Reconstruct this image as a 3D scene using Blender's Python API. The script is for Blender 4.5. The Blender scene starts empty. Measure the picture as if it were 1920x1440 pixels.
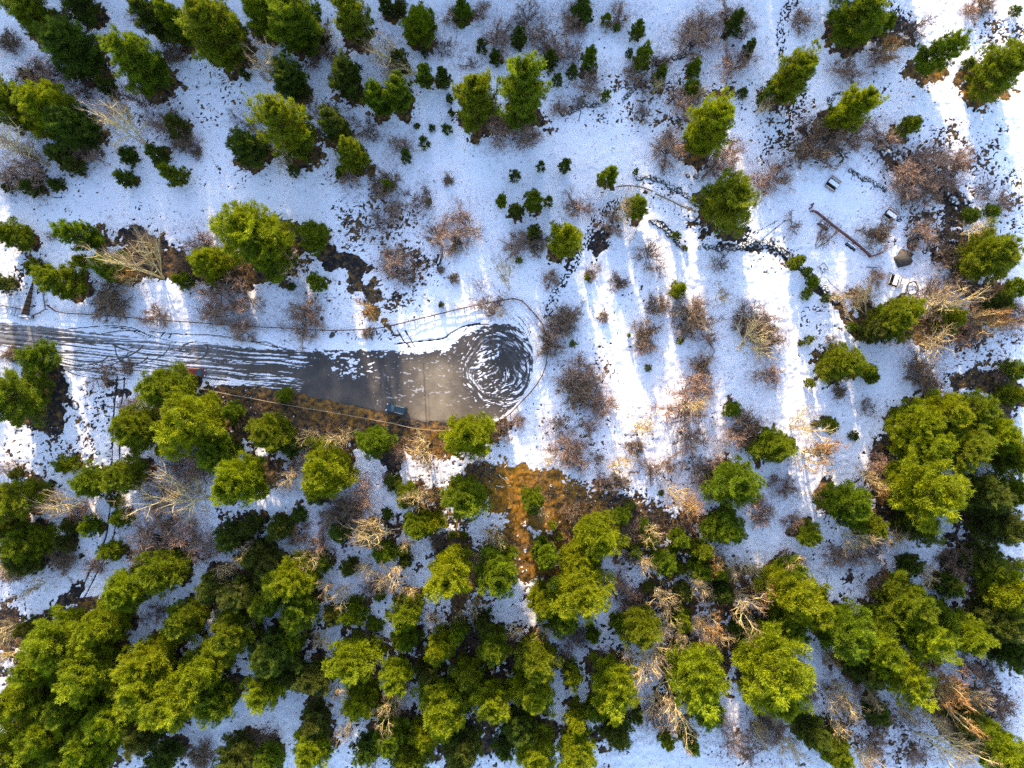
import bpy, bmesh, math, random
import numpy as np
from mathutils import Vector, Matrix

# ------------------------------------------------------------------ camera, sky, sun, exposure
S = bpy.context.scene
COL = S.collection
H = 133.3            # drone height above the car park
PPM = 9.6            # photo pixels per metre at ground level
def P(px, py, z=0.0): return ((px-960.0)/PPM, (720.0-py)/PPM, z)

cam_d = bpy.data.cameras.new('drone_camera'); cam_d.sensor_width = 36; cam_d.lens = 24
cam_d.clip_start = 1; cam_d.clip_end = 3000
cam = bpy.data.objects.new('drone_camera', cam_d); COL.objects.link(cam)
cam.location = (0, 0, H); S.camera = cam

SUN_EL, SUN_AZ = math.radians(16), math.radians(-10)      # sun stands to the north, a little west
W = bpy.data.worlds.new('World'); S.world = W; W.use_nodes = True
nt = W.node_tree; bg = nt.nodes['Background']
sky = nt.nodes.new('ShaderNodeTexSky'); sky.sky_type = 'NISHITA'; sky.sun_disc = False
sky.sun_elevation = SUN_EL; sky.sun_rotation = SUN_AZ; sky.air_density = 1.0; sky.dust_density = 1.0; sky.ozone_density = 1.2
nt.links.new(sky.outputs[0], bg.inputs[0]); bg.inputs[1].default_value = 0.15
sl = bpy.data.lights.new('sun', 'SUN'); sl.energy = 2.6; sl.angle = math.radians(1.5); sl.color = (1.0, 0.84, 0.56)
so = bpy.data.objects.new('sun', sl); COL.objects.link(so)
sdir = Vector((math.sin(SUN_AZ)*math.cos(SUN_EL), math.cos(SUN_AZ)*math.cos(SUN_EL), math.sin(SUN_EL)))
so.rotation_euler = (-sdir).to_track_quat('-Z', 'Y').to_euler(); so.location = (0, 0, 200)
S.view_settings.view_transform = 'Standard'; S.view_settings.look = 'None'
S.view_settings.exposure = 2.12; S.view_settings.gamma = 1
S.cycles.use_denoising = False; S.cycles.use_adaptive_sampling = False; S.cycles.sample_clamp_indirect = 4; S.cycles.max_bounces = 6; S.cycles.diffuse_bounces = 3; S.cycles.transparent_max_bounces = 4

RNG = np.random.default_rng(7); random.seed(7)

# ------------------------------------------------------------------ noise in numpy
def vnoise(x, y, sx, sy, seed):
    r = np.random.default_rng(seed); T = r.random((256, 256))
    u = x/sx+1000.37; v = y/sy+1000.71
    iu = np.floor(u).astype(int); iv = np.floor(v).astype(int)
    fu = u-iu; fv = v-iv; fu = fu*fu*(3-2*fu); fv = fv*fv*(3-2*fv)
    a = T[iu & 255, iv & 255]; b = T[(iu+1) & 255, iv & 255]; c = T[iu & 255, (iv+1) & 255]; d = T[(iu+1) & 255, (iv+1) & 255]
    return (a*(1-fu)+b*fu)*(1-fv)+(c*(1-fu)+d*fu)*fv
def fbm(x, y, s, seed, o=3, gain=0.55):
    t = 0; w = 0; a = 1
    for k in range(o):
        t = t+a*vnoise(x, y, s/2**k, s/2**k, seed+k); w += a; a *= gain
    return np.clip((t/w-0.5)*1.9+0.5, 0, 1)
def inpoly(x, y, poly):
    m = np.zeros(x.shape, bool); n = len(poly)
    for i in range(n):
        x0, y0 = poly[i]; x1, y1 = poly[(i+1) % n]
        if y0 == y1: continue
        c = ((y0 > y) != (y1 > y)) & (x < (x1-x0)*(y-y0)/(y1-y0)+x0)
        m ^= c
    return m
def smooth_line(pts, n=12):
    pts = [np.array(p, float) for p in pts]
    if len(pts) < 3: return [tuple(pts[0]+(pts[-1]-pts[0])*t/n) for t in range(n+1)]
    q = [2*pts[0]-pts[1]]+pts+[2*pts[-1]-pts[-2]]; out = []
    for i in range(1, len(q)-2):
        for k in range(n):
            t = k/n
            out.append(tuple(0.5*((2*q[i])+(-q[i-1]+q[i+1])*t+(2*q[i-1]-5*q[i]+4*q[i+1]-q[i+2])*t*t+(-q[i-1]+3*q[i]-3*q[i+1]+q[i+2])*t**3)))
    out.append(tuple(pts[-1])); return out

# ------------------------------------------------------------------ catalogue (photo pixels)
# evergreens: x, y, half width across, half length along the lean, tone (b bright, m mid, d dark)
PINES = [
(66,32,38,52,'m'),(135,92,46,62,'d'),(150,8,32,34,'d'),(262,120,42,66,'m'),(285,35,28,50,'d'),(330,40,30,52,'m'),(405,60,52,70,'m'),
(30,202,38,44,'m'),(95,205,46,58,'b'),(138,240,40,52,'d'),(55,145,13,18,'d'),(200,160,16,24,'d'),(108,288,22,26,'d'),(140,310,18,22,'d'),
(240,290,17,20,'d'),(330,235,22,28,'d'),(293,288,18,24,'d'),(325,328,20,30,'m'),(235,335,16,24,'d'),(60,350,17,20,'d'),(104,345,13,17,'d'),(15,352,10,13,'d'),
(465,278,32,38,'d'),(460,140,9,13,'d'),(500,25,42,48,'b'),(560,45,48,56,'m'),(605,66,14,16,'d'),(662,38,32,48,'m'),(725,10,15,22,'d'),
(785,42,33,28,'b'),(796,98,8,13,'d'),(750,14,14,16,'d'),(866,20,18,24,'m'),(903,88,11,28,'d'),(930,108,13,15,'d'),(545,152,34,40,'d'),(650,145,34,40,'d'),
(748,115,20,24,'d'),(710,185,26,36,'m'),(750,180,24,32,'m'),(797,143,17,30,'m'),(830,145,16,28,'d'),(545,245,43,68,'m'),(630,240,26,36,'d'),(662,290,28,36,'m'),
(640,322,14,14,'d'),(893,192,40,60,'m'),(980,178,44,68,'m'),(843,186,8,9,'d'),(846,211,6,7,'d'),(782,236,6,6,'d'),(810,240,7,7,'d'),(838,243,10,11,'d'),(795,268,11,13,'d'),
(762,295,11,16,'d'),(728,348,11,14,'m'),(552,322,10,14,'d'),(300,20,14,22,'d'),
(972,70,14,24,'d'),(1031,112,15,26,'d'),(1045,152,10,17,'d'),(1073,135,11,19,'d'),(1106,108,17,29,'m'),(1137,36,11,13,'m'),(1157,50,8,9,'m'),
(1196,54,14,29,'m'),(1180,100,7,11,'d'),(1205,108,17,26,'m'),(1136,180,9,22,'m'),(1238,142,15,28,'d'),(1092,20,20,24,'d'),(1378,42,17,30,'d'),(1405,90,13,18,'d'),
(1302,128,14,18,'m'),(1300,166,18,15,'m'),(1324,245,40,56,'b'),(1060,310,12,16,'d'),(1014,312,9,11,'d'),(1142,330,19,33,'m'),(965,330,11,14,'d'),(1192,322,6,7,'d'),
(1438,178,16,22,'d'),(1360,383,48,54,'m'),
(1610,32,46,56,'m'),(1662,42,18,20,'m'),(1480,150,34,60,'m'),(1595,208,34,58,'b'),(1755,105,28,56,'m'),(1875,130,46,56,'m'),(1706,235,18,24,'m'),(1676,252,13,15,'d'),
(1815,120,11,14,'d'),(1902,22,11,13,'d'),(1392,175,10,12,'d'),
(25,440,28,32,'m'),(158,444,26,50,'m'),(150,488,14,17,'b'),(205,500,32,36,'m'),(118,527,33,46,'m'),(66,500,18,22,'d'),(5,532,17,20,'d'),(343,526,16,22,'m'),
(478,440,56,60,'b'),(400,492,36,40,'b'),(505,480,42,48,'m'),(405,426,9,10,'d'),(75,670,29,33,'m'),(32,745,50,58,'m'),
(588,440,29,31,'m'),(594,528,17,21,'m'),(546,537,9,9,'d'),(940,378,12,20,'m'),(1001,375,18,20,'m'),(1028,378,10,13,'m'),(803,378,7,7,'m'),(827,571,6,6,'d'),(968,395,14,20,'d'),
(1196,390,21,36,'m'),(1000,435,13,17,'d'),(1058,452,30,40,'b'),(1267,442,8,16,'d'),(973,488,7,8,'m'),(1273,542,15,17,'b'),(1101,521,6,6,'m'),(1275,638,8,8,'m'),
(1074,645,7,7,'m'),(1179,629,4,4,'m'),(1215,690,7,7,'d'),(1284,465,6,6,'d'),
(1495,490,14,18,'m'),(1513,508,9,10,'m'),(1526,527,12,12,'b'),(1513,551,11,11,'m'),(1548,560,9,9,'d'),(1852,478,46,54,'m'),(1862,396,15,17,'m'),(1822,402,14,17,'d'),(1702,584,30,24,'b'),(1672,602,36,34,'m'),
(1634,622,24,22,'d'),(1597,614,10,12,'m'),(1782,600,27,17,'m'),(1908,540,20,27,'m'),(1576,682,36,34,'m'),(1620,693,18,22,'m'),(1636,706,13,15,'m'),
(1517,637,9,10,'m'),(1501,643,6,6,'d'),(1517,718,10,11,'m'),(1903,693,20,16,'m'),(1870,572,24,16,'d'),
(125,872,18,13,'m'),(28,889,13,8,'d'),(313,730,46,38,'m'),(258,805,42,44,'m'),(365,792,56,46,'b'),(308,842,17,14,'b'),(412,845,35,30,'m'),(435,772,20,20,'m'),
(238,890,33,26,'m'),(170,905,32,20,'m'),(455,900,44,60,'b'),(35,935,40,44,'m'),(88,915,12,12,'d'),(50,1018,38,28,'m'),(10,985,32,34,'d'),(170,985,19,18,'m'),(130,985,18,12,'d'),(120,1018,18,12,'d'),
(218,940,13,11,'d'),(225,972,18,14,'m'),(210,1032,22,13,'m'),(48,1052,32,26,'d'),(305,1068,42,46,'m'),(245,1102,40,34,'b'),(435,1005,28,24,'d'),(526,990,26,20,'d'),(478,1042,34,28,'d'),
(472,985,22,18,'d'),(510,1060,30,26,'d'),
(535,739,16,10,'m'),(508,812,38,36,'m'),(545,835,22,20,'d'),(612,880,50,46,'b'),(592,922,22,18,'d'),(702,828,32,44,'m'),(880,815,46,50,'b'),(736,903,16,14,'d'),(765,930,25,19,'m'),
(785,985,30,34,'m'),(818,978,18,24,'b'),(727,963,12,10,'d'),(872,930,40,46,'m'),(722,1035,22,22,'m'),(690,1000,26,20,'d'),(640,1000,22,16,'d'),(560,966,17,10,'d'),(655,1063,20,18,'d'),
(565,1075,34,30,'b'),(756,1030,12,13,'b'),(845,1068,42,50,'b'),(935,1068,44,48,'m'),(850,1002,8,8,'m'),(870,1004,8,8,'m'),(605,1055,22,18,'d'),(762,1050,14,14,'d'),
(998,938,23,26,'m'),(1372,905,44,42,'m'),(1122,1005,44,44,'b'),(1085,1048,34,34,'b'),(1165,968,20,18,'m'),(1448,838,36,34,'m'),(1375,768,16,12,'m'),(1358,990,36,34,'m'),(1022,1038,26,30,'m'),
(1036,985,9,10,'b'),(1240,924,6,6,'d'),(1208,985,13,12,'m'),(1218,1012,18,18,'m'),(1240,1052,24,22,'m'),(1275,1010,18,22,'m'),(1273,1066,14,10,'m'),(1316,1030,20,26,'m'),(1312,1065,24,22,'m'),(1262,1028,11,10,'m'),(1180,950,12,12,'d'),(1190,1035,14,15,'d'),(1048,1008,9,9,'d'),
(1715,792,48,44,'b'),(1765,775,50,42,'b'),(1722,832,50,42,'b'),(1820,765,38,38,'m'),(1790,840,52,46,'m'),(1862,815,46,42,'b'),(1900,855,40,46,'m'),(1722,915,60,40,'b'),(1560,797,15,14,'m'),(1602,817,10,7,'d'),
(1472,838,20,20,'m'),(1590,945,40,32,'m'),(1635,988,28,26,'m'),(1520,1002,22,22,'m'),(1715,985,36,26,'d'),(1835,925,42,40,'d'),(1872,985,44,38,'d'),(1900,740,24,24,'m'),(1480,1075,30,28,'m'),(1705,1062,22,16,'d'),(1530,795,9,9,'d'),(1905,925,32,32,'m'),(1840,1045,32,22,'d'),
(12,1130,22,26,'d'),(50,1178,22,20,'d'),(120,1195,46,44,'b'),(195,1172,42,38,'b'),(170,1132,26,16,'d'),(78,1242,42,38,'b'),(180,1248,48,42,'b'),(50,1305,46,40,'b'),(288,1228,42,44,'b'),(350,1160,36,34,'m'),
(440,1185,42,46,'m'),(285,1275,48,44,'b'),(385,1252,46,44,'b'),(338,1300,52,44,'b'),(222,1335,46,40,'b'),(135,1320,40,34,'m'),(410,1310,36,36,'m'),(92,1368,46,38,'b'),(25,1398,46,42,'b'),(175,1385,42,36,'b'),
(130,1420,40,32,'m'),(275,1370,36,34,'d'),(310,1415,30,26,'d'),(445,1420,40,36,'d'),(235,1270,34,30,'m'),(130,1265,30,28,'m'),(455,1110,36,28,'d'),(400,1100,32,20,'d'),(355,1110,20,14,'d'),(320,1345,30,26,'m'),(180,1430,28,24,'b'),(60,1430,34,28,'b'),
(545,1085,40,36,'b'),(503,1122,36,32,'m'),(565,1140,36,34,'m'),(548,1196,24,28,'b'),(515,1225,46,38,'d'),(500,1290,34,42,'b'),(590,1270,38,36,'d'),(662,1232,42,46,'b'),(678,1312,34,30,'b'),(658,1152,28,22,'m'),
(702,1172,15,14,'m'),(712,1115,12,12,'m'),(762,1148,30,46,'m'),(760,1200,28,30,'m'),(826,1212,31,34,'b'),(745,1262,28,36,'b'),(880,1262,30,34,'m'),(922,1308,36,42,'b'),(828,1325,48,40,'b'),(735,1380,34,32,'m'),(800,1375,30,28,'b'),
(585,1400,38,34,'b'),(590,1352,32,20,'d'),(505,1425,28,22,'m'),(925,1212,32,36,'m'),(905,1165,20,22,'d'),(790,1112,22,32,'d'),(622,1152,22,18,'d'),(612,1205,16,14,'d'),(690,1400,26,32,'d'),(770,1425,34,26,'m'),(865,1400,44,38,'d'),
(720,1330,20,18,'m'),(545,1265,24,20,'d'),(860,1180,22,26,'m'),(800,1262,26,26,'d'),(640,1385,18,22,'d'),(705,1222,18,16,'m'),(480,1060,18,16,'d'),(870,1310,26,24,'m'),(635,1195,16,16,'d'),
(1085,1105,52,48,'b'),(1020,1128,32,32,'b'),(1055,1160,28,26,'m'),(1112,1192,14,18,'m'),(1200,1178,38,34,'m'),(1160,1168,18,16,'m'),(1005,1232,38,44,'m'),(1000,1292,42,40,'b'),(1073,1262,20,48,'m'),(1082,1345,22,32,'b'),
(1150,1278,46,46,'b'),(1155,1370,34,34,'d'),(1005,1408,40,36,'b'),(1080,1402,38,38,'b'),(975,1360,34,30,'d'),(1300,1258,56,56,'b'),(1283,1112,20,20,'d'),(1275,1160,24,20,'m'),(1440,1235,66,54,'b'),(1450,1290,52,38,'b'),(1355,1112,26,22,'d'),
(1480,1112,50,44,'b'),(1292,1385,20,36,'m'),(1250,1388,15,20,'m'),(1345,1070,24,18,'m'),(1226,1406,12,12,'d'),(1215,1100,13,12,'d'),(1320,1320,32,22,'m'),(1390,1170,22,18,'d'),(955,1290,16,18,'m'),(945,1400,22,26,'d'),(1120,1325,24,24,'m'),(1195,1340,14,22,'d'),
(1520,1140,40,36,'b'),(1578,1178,46,42,'m'),(1638,1210,46,42,'b'),(1688,1262,44,50,'b'),(1622,1255,36,34,'d'),(1698,1125,46,40,'m'),(1722,1185,46,38,'b'),(1800,1188,40,42,'b'),(1762,1155,32,26,'m'),(1890,1105,46,42,'b'),(1872,1160,44,32,'d'),
(1780,1098,26,22,'d'),(1895,1222,36,30,'d'),(1520,1370,28,40,'d'),(1565,1405,34,40,'m'),(1872,1405,44,42,'b'),(1805,1345,34,30,'d'),(1840,1375,30,26,'m'),(1858,1335,20,14,'d'),(1640,1330,24,18,'d'),(1850,1060,30,22,'m'),(1652,1165,30,26,'m'),(1500,1190,26,20,'d'),(1905,1165,26,26,'m'),(1830,1130,26,22,'d'),(1475,1175,30,26,'m'),
]
# leafless: x, y, radius, kind (p pinkish shrub, d dense brown shrub, t thin twiggy shrub, b pale birch, o orange brown birch) [, base x, base y]
BARE = [
(65,150,38,'p'),(15,80,22,'d'),(215,225,48,'b',275,272),(20,275,36,'b',95,312),(65,322,42,'p'),(325,105,22,'d'),(320,232,34,'p'),(345,262,24,'d'),(165,290,30,'p'),(370,285,13,'d'),(462,230,28,'t'),(262,188,32,'t'),(258,35,15,'t'),(110,130,26,'t'),
(20,330,26,'p'),(150,165,26,'t'),
(500,128,36,'b',540,170),(612,98,26,'p'),(725,95,36,'b',772,133),(742,140,28,'b',780,136),(612,205,36,'t',625,250),(685,240,28,'t'),(535,290,26,'b'),(492,260,25,'p'),(755,272,24,'p'),(850,30,20,'p'),(930,72,36,'p'),(900,22,24,'p'),(880,118,18,'t'),
(930,248,30,'p'),(985,250,28,'p'),(650,332,24,'p'),(720,350,30,'d'),(778,368,30,'t',808,380),(840,338,11,'d'),(830,85,20,'t'),(610,60,20,'b'),(590,115,18,'p'),
(990,30,30,'t'),(1010,62,30,'p'),(1075,40,25,'p'),(1090,14,20,'d'),(1162,30,28,'p'),(1020,90,18,'t'),(1052,98,34,'p'),(1300,75,40,'p'),(1325,52,30,'p'),(1372,30,34,'p'),(1380,120,36,'p'),(1288,195,34,'p'),(1318,168,22,'b'),(1240,118,20,'d'),(1200,150,24,'p'),
(1110,155,28,'p'),(1205,215,20,'t'),(1252,280,36,'p'),(1362,292,34,'p'),(1340,312,28,'p'),(1430,205,18,'b'),(1432,342,26,'p'),(1083,190,15,'t'),(1182,132,18,'p'),(1232,158,20,'b'),(1050,205,18,'p'),(1395,60,22,'t'),
(1500,40,22,'p'),(1590,130,32,'p'),(1650,108,30,'p'),(1720,48,26,'t'),(1520,282,40,'d'),(1512,240,24,'t'),(1600,256,38,'p'),(1655,262,32,'p'),(1460,330,30,'p'),(1700,330,38,'p'),(1752,310,38,'p'),(1800,300,26,'p'),(1822,20,22,'p'),(1775,340,28,'t'),(1668,85,22,'o'),(1845,8,18,'d'),(1560,265,26,'t'),
(228,485,40,'b',308,522),(290,455,30,'b',305,520),(380,455,32,'p'),(205,566,36,'d'),(292,590,28,'p'),(402,545,46,'p'),(452,552,46,'p'),(395,592,28,'p'),(455,622,26,'p'),(100,440,15,'t'),(240,690,15,'d'),(190,702,28,'t'),(20,665,18,'d'),(240,520,20,'o'),(355,500,20,'d'),
(820,445,38,'p'),(872,420,36,'p'),(855,456,18,'d'),(740,495,34,'p'),(758,512,22,'t'),(576,580,36,'p'),(566,612,34,'p'),(690,585,24,'o'),(912,558,34,'t',925,590),(946,500,22,'b',955,545),(690,625,12,'d'),(962,466,20,'p'),(850,522,11,'d'),(826,506,8,'d'),(536,495,26,'b'),(700,415,36,'t'),(940,590,16,'b'),(735,395,24,'p'),
(975,448,20,'p'),(1004,455,24,'d'),(1080,390,30,'p'),(1150,418,28,'p'),(1166,400,22,'b'),(1032,525,18,'p'),(1062,598,30,'d'),(1035,625,34,'p'),(1028,645,24,'d'),(1085,728,38,'d'),(1110,745,28,'p'),(1215,480,28,'t'),(1238,505,15,'t'),(1105,516,13,'d'),(1162,530,18,'d'),
(1300,600,36,'d'),(1232,575,22,'d'),(1210,628,26,'d'),(1262,588,16,'t'),(1306,572,20,'p'),(1358,405,24,'b',1340,440),(1355,490,28,'t'),(1352,558,22,'b'),(1400,590,26,'t'),(1415,640,44,'b'),(1420,610,36,'d'),(1318,688,22,'d'),(1312,722,32,'p'),(1132,595,12,'d'),(1205,655,22,'p'),(1120,500,12,'t'),(1270,555,18,'t'),(1330,635,20,'p'),
(1490,420,22,'t'),(1553,432,18,'t',1530,465),(1648,438,28,'d'),(1698,352,34,'p'),(1742,362,34,'p'),(1612,560,18,'d'),(1612,552,26,'b',1625,590),(1645,520,16,'p'),(1745,560,40,'t'),(1785,565,46,'b',1735,590),(1800,530,28,'d'),(1572,556,18,'b'),(1762,642,38,'b'),(1822,622,36,'p'),(1852,602,36,'o'),(1720,682,34,'t'),(1728,700,26,'d'),
(1876,704,18,'d'),(1880,382,24,'p'),(1830,430,28,'b'),(1440,642,24,'d'),(1440,700,28,'p'),(1730,440,30,'p'),(1780,480,26,'d'),(1700,620,26,'o'),(1850,360,22,'t'),(1560,640,14,'t'),(1910,590,26,'p'),
(325,915,70,'b',405,935),(300,940,50,'p'),(110,940,34,'b',162,950),(250,765,26,'p'),(290,1010,42,'p'),(352,1000,42,'p'),(262,1042,28,'p'),(402,1030,28,'p'),(120,1048,28,'d'),(372,872,36,'p'),(10,1060,30,'b'),(10,880,18,'t'),(150,960,24,'p'),(345,875,34,'t'),(450,1035,28,'b'),
(582,812,22,'b'),(635,820,28,'b'),(560,872,32,'p'),(542,900,28,'b'),(800,835,36,'b'),(800,858,24,'o'),(752,855,18,'p'),(940,805,22,'d'),(680,935,36,'p'),(650,962,36,'d'),(702,980,26,'b'),(600,1025,32,'p'),(690,992,36,'b',740,998),(790,930,28,'b'),(560,1000,24,'p'),(615,970,26,'p'),
(690,1068,26,'b'),(740,1068,28,'b'),(925,1000,24,'b'),(770,1022,18,'b'),(580,1050,24,'b'),(890,870,14,'t'),(730,895,16,'p'),(820,1015,18,'d'),
(1090,702,34,'p'),(1132,760,26,'p'),(1200,798,34,'b'),(1192,838,18,'d'),(1055,800,24,'t'),(1062,842,34,'p'),(1082,862,22,'p'),(1115,860,18,'t'),(1030,870,16,'b'),(1166,868,28,'b'),(1160,902,20,'d'),(1130,902,18,'p'),(1222,880,24,'p'),(1252,876,20,'p'),(1292,762,54,'p'),(1295,755,30,'b'),(1290,822,34,'p'),(1392,822,36,'p'),(1400,800,28,'d'),
(1302,872,28,'t'),(1330,905,26,'p'),(1262,922,22,'b'),(1292,950,28,'o'),(1412,940,28,'p'),(1432,972,24,'p'),(970,790,14,'p'),(1180,998,26,'d'),(1182,1040,26,'p'),(1212,1062,24,'b'),(1332,1062,22,'o'),(1380,1062,26,'b'),(1225,1000,24,'b'),(1105,800,22,'p'),(1345,870,22,'p'),(1010,960,20,'b'),(1075,965,22,'d'),
(1505,800,38,'b'),(1530,852,38,'o'),(1575,736,14,'d'),(1625,765,20,'t'),(1648,868,22,'p'),(1480,916,22,'p'),(1452,900,16,'p'),(1622,1032,38,'p'),(1600,1012,28,'b'),(1488,980,20,'p'),(1482,1052,22,'p'),(1630,898,22,'b'),(1808,1052,38,'d'),(1535,930,15,'o'),(1742,1072,26,'b'),(1570,1040,26,'p'),(1655,920,18,'o'),(1870,770,22,'d'),(1745,725,22,'d'),
(20,1182,28,'b'),(442,1108,26,'b'),(12,1232,20,'b'),(292,1148,22,'t'),(378,1420,28,'d'),(20,1075,22,'d'),
(612,1100,22,'b'),(722,1088,28,'b'),(762,1108,22,'b'),(690,1198,22,'d'),(628,1290,18,'b'),(728,1322,32,'b'),(815,1160,18,'b'),(890,1128,22,'b'),(888,1192,18,'t'),(505,1380,20,'t'),(650,1372,22,'b'),(740,1352,22,'p'),(700,1432,18,'b'),(752,1282,20,'o'),(602,1192,20,'b'),
(1160,1092,22,'p'),(1140,1092,20,'o'),(1232,1112,26,'b'),(1328,1172,28,'o'),(1300,1168,20,'b'),(1392,1128,38,'b'),(1400,1180,28,'b'),(1425,1110,26,'o'),(1218,1235,36,'b',1200,1195),(1070,1200,26,'t'),(1050,1232,20,'t'),(1262,1340,54,'b',1248,1268),(1230,1340,28,'p'),(1382,1400,36,'t'),(1422,1400,28,'t'),(1432,1352,26,'d'),(1350,1355,30,'t'),(1175,1130,20,'t'),
(1562,1232,18,'o'),(1590,1302,36,'b'),(1580,1332,28,'b'),(1572,1362,28,'b'),(1642,1390,32,'p'),(1775,1300,46,'o',1722,1262),(1792,1400,42,'b',1715,1372),(1480,1400,32,'b'),(1460,1372,26,'p'),(1622,1422,28,'b'),(1700,1352,28,'t'),(1862,1290,38,'t'),(1870,1362,24,'t'),(1660,1350,26,'p'),(1722,1420,24,'p'),(1850,1255,24,'t'),(1640,1300,26,'b'),
(640,1112,24,'b'),(1082,1192,24,'t'),(1182,1228,22,'b'),(1272,1202,24,'b'),(1352,1202,26,'b'),(1482,1058,24,'b'),(1602,1272,26,'p'),(1692,1322,24,'b'),(1752,1352,26,'b'),(1822,1302,24,'b'),(1562,1302,24,'b'),(1422,1372,24,'b'),(1122,1232,20,'t'),
(962,1182,20,'b'),(702,1262,20,'d'),(562,1182,20,'b'),(482,1152,20,'b'),(1012,1182,20,'b'),(1312,1102,26,'b'),(1402,1062,22,'b'),(1252,1142,24,'b'),(1742,1242,24,'o'),(862,1152,18,'b'),(612,1262,18,'b'),(422,1062,22,'b'),(182,1062,22,'p'),(62,1102,22,'b'),(1232,1182,22,'b'),
(700,1102,22,'p'),(900,1042,18,'b'),(1130,1080,22,'b'),(1192,1118,20,'p'),(1282,985,20,'p'),(1342,1040,18,'b'),(1690,1010,24,'b'),(1640,1100,24,'p'),(1812,1250,26,'p'),(1882,1330,24,'p'),(1520,1300,24,'p'),(1450,1330,22,'b'),
]
ROAD_TOP = [(-30,600),(0,603),(100,613),(200,626),(300,634),(400,643),(480,652),(580,654),(700,656),(800,657),(840,648),(865,630),(895,616),(925,608),(955,608),(980,622),(996,645),(1000,672),(997,705),(985,735),(968,758),(945,778)]
ROAD_BOT = [(925,786),(895,785),(870,784),(830,792),(790,791),(765,786),(720,775),(640,757),(560,738),(480,724),(430,722),(400,724),(380,708),(300,706),(250,712),(225,705),(150,700),(110,684),(60,664),(0,648),(-30,645)]
ROAD = smooth_line(ROAD_TOP, 6)+smooth_line(ROAD_BOT, 6)
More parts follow.
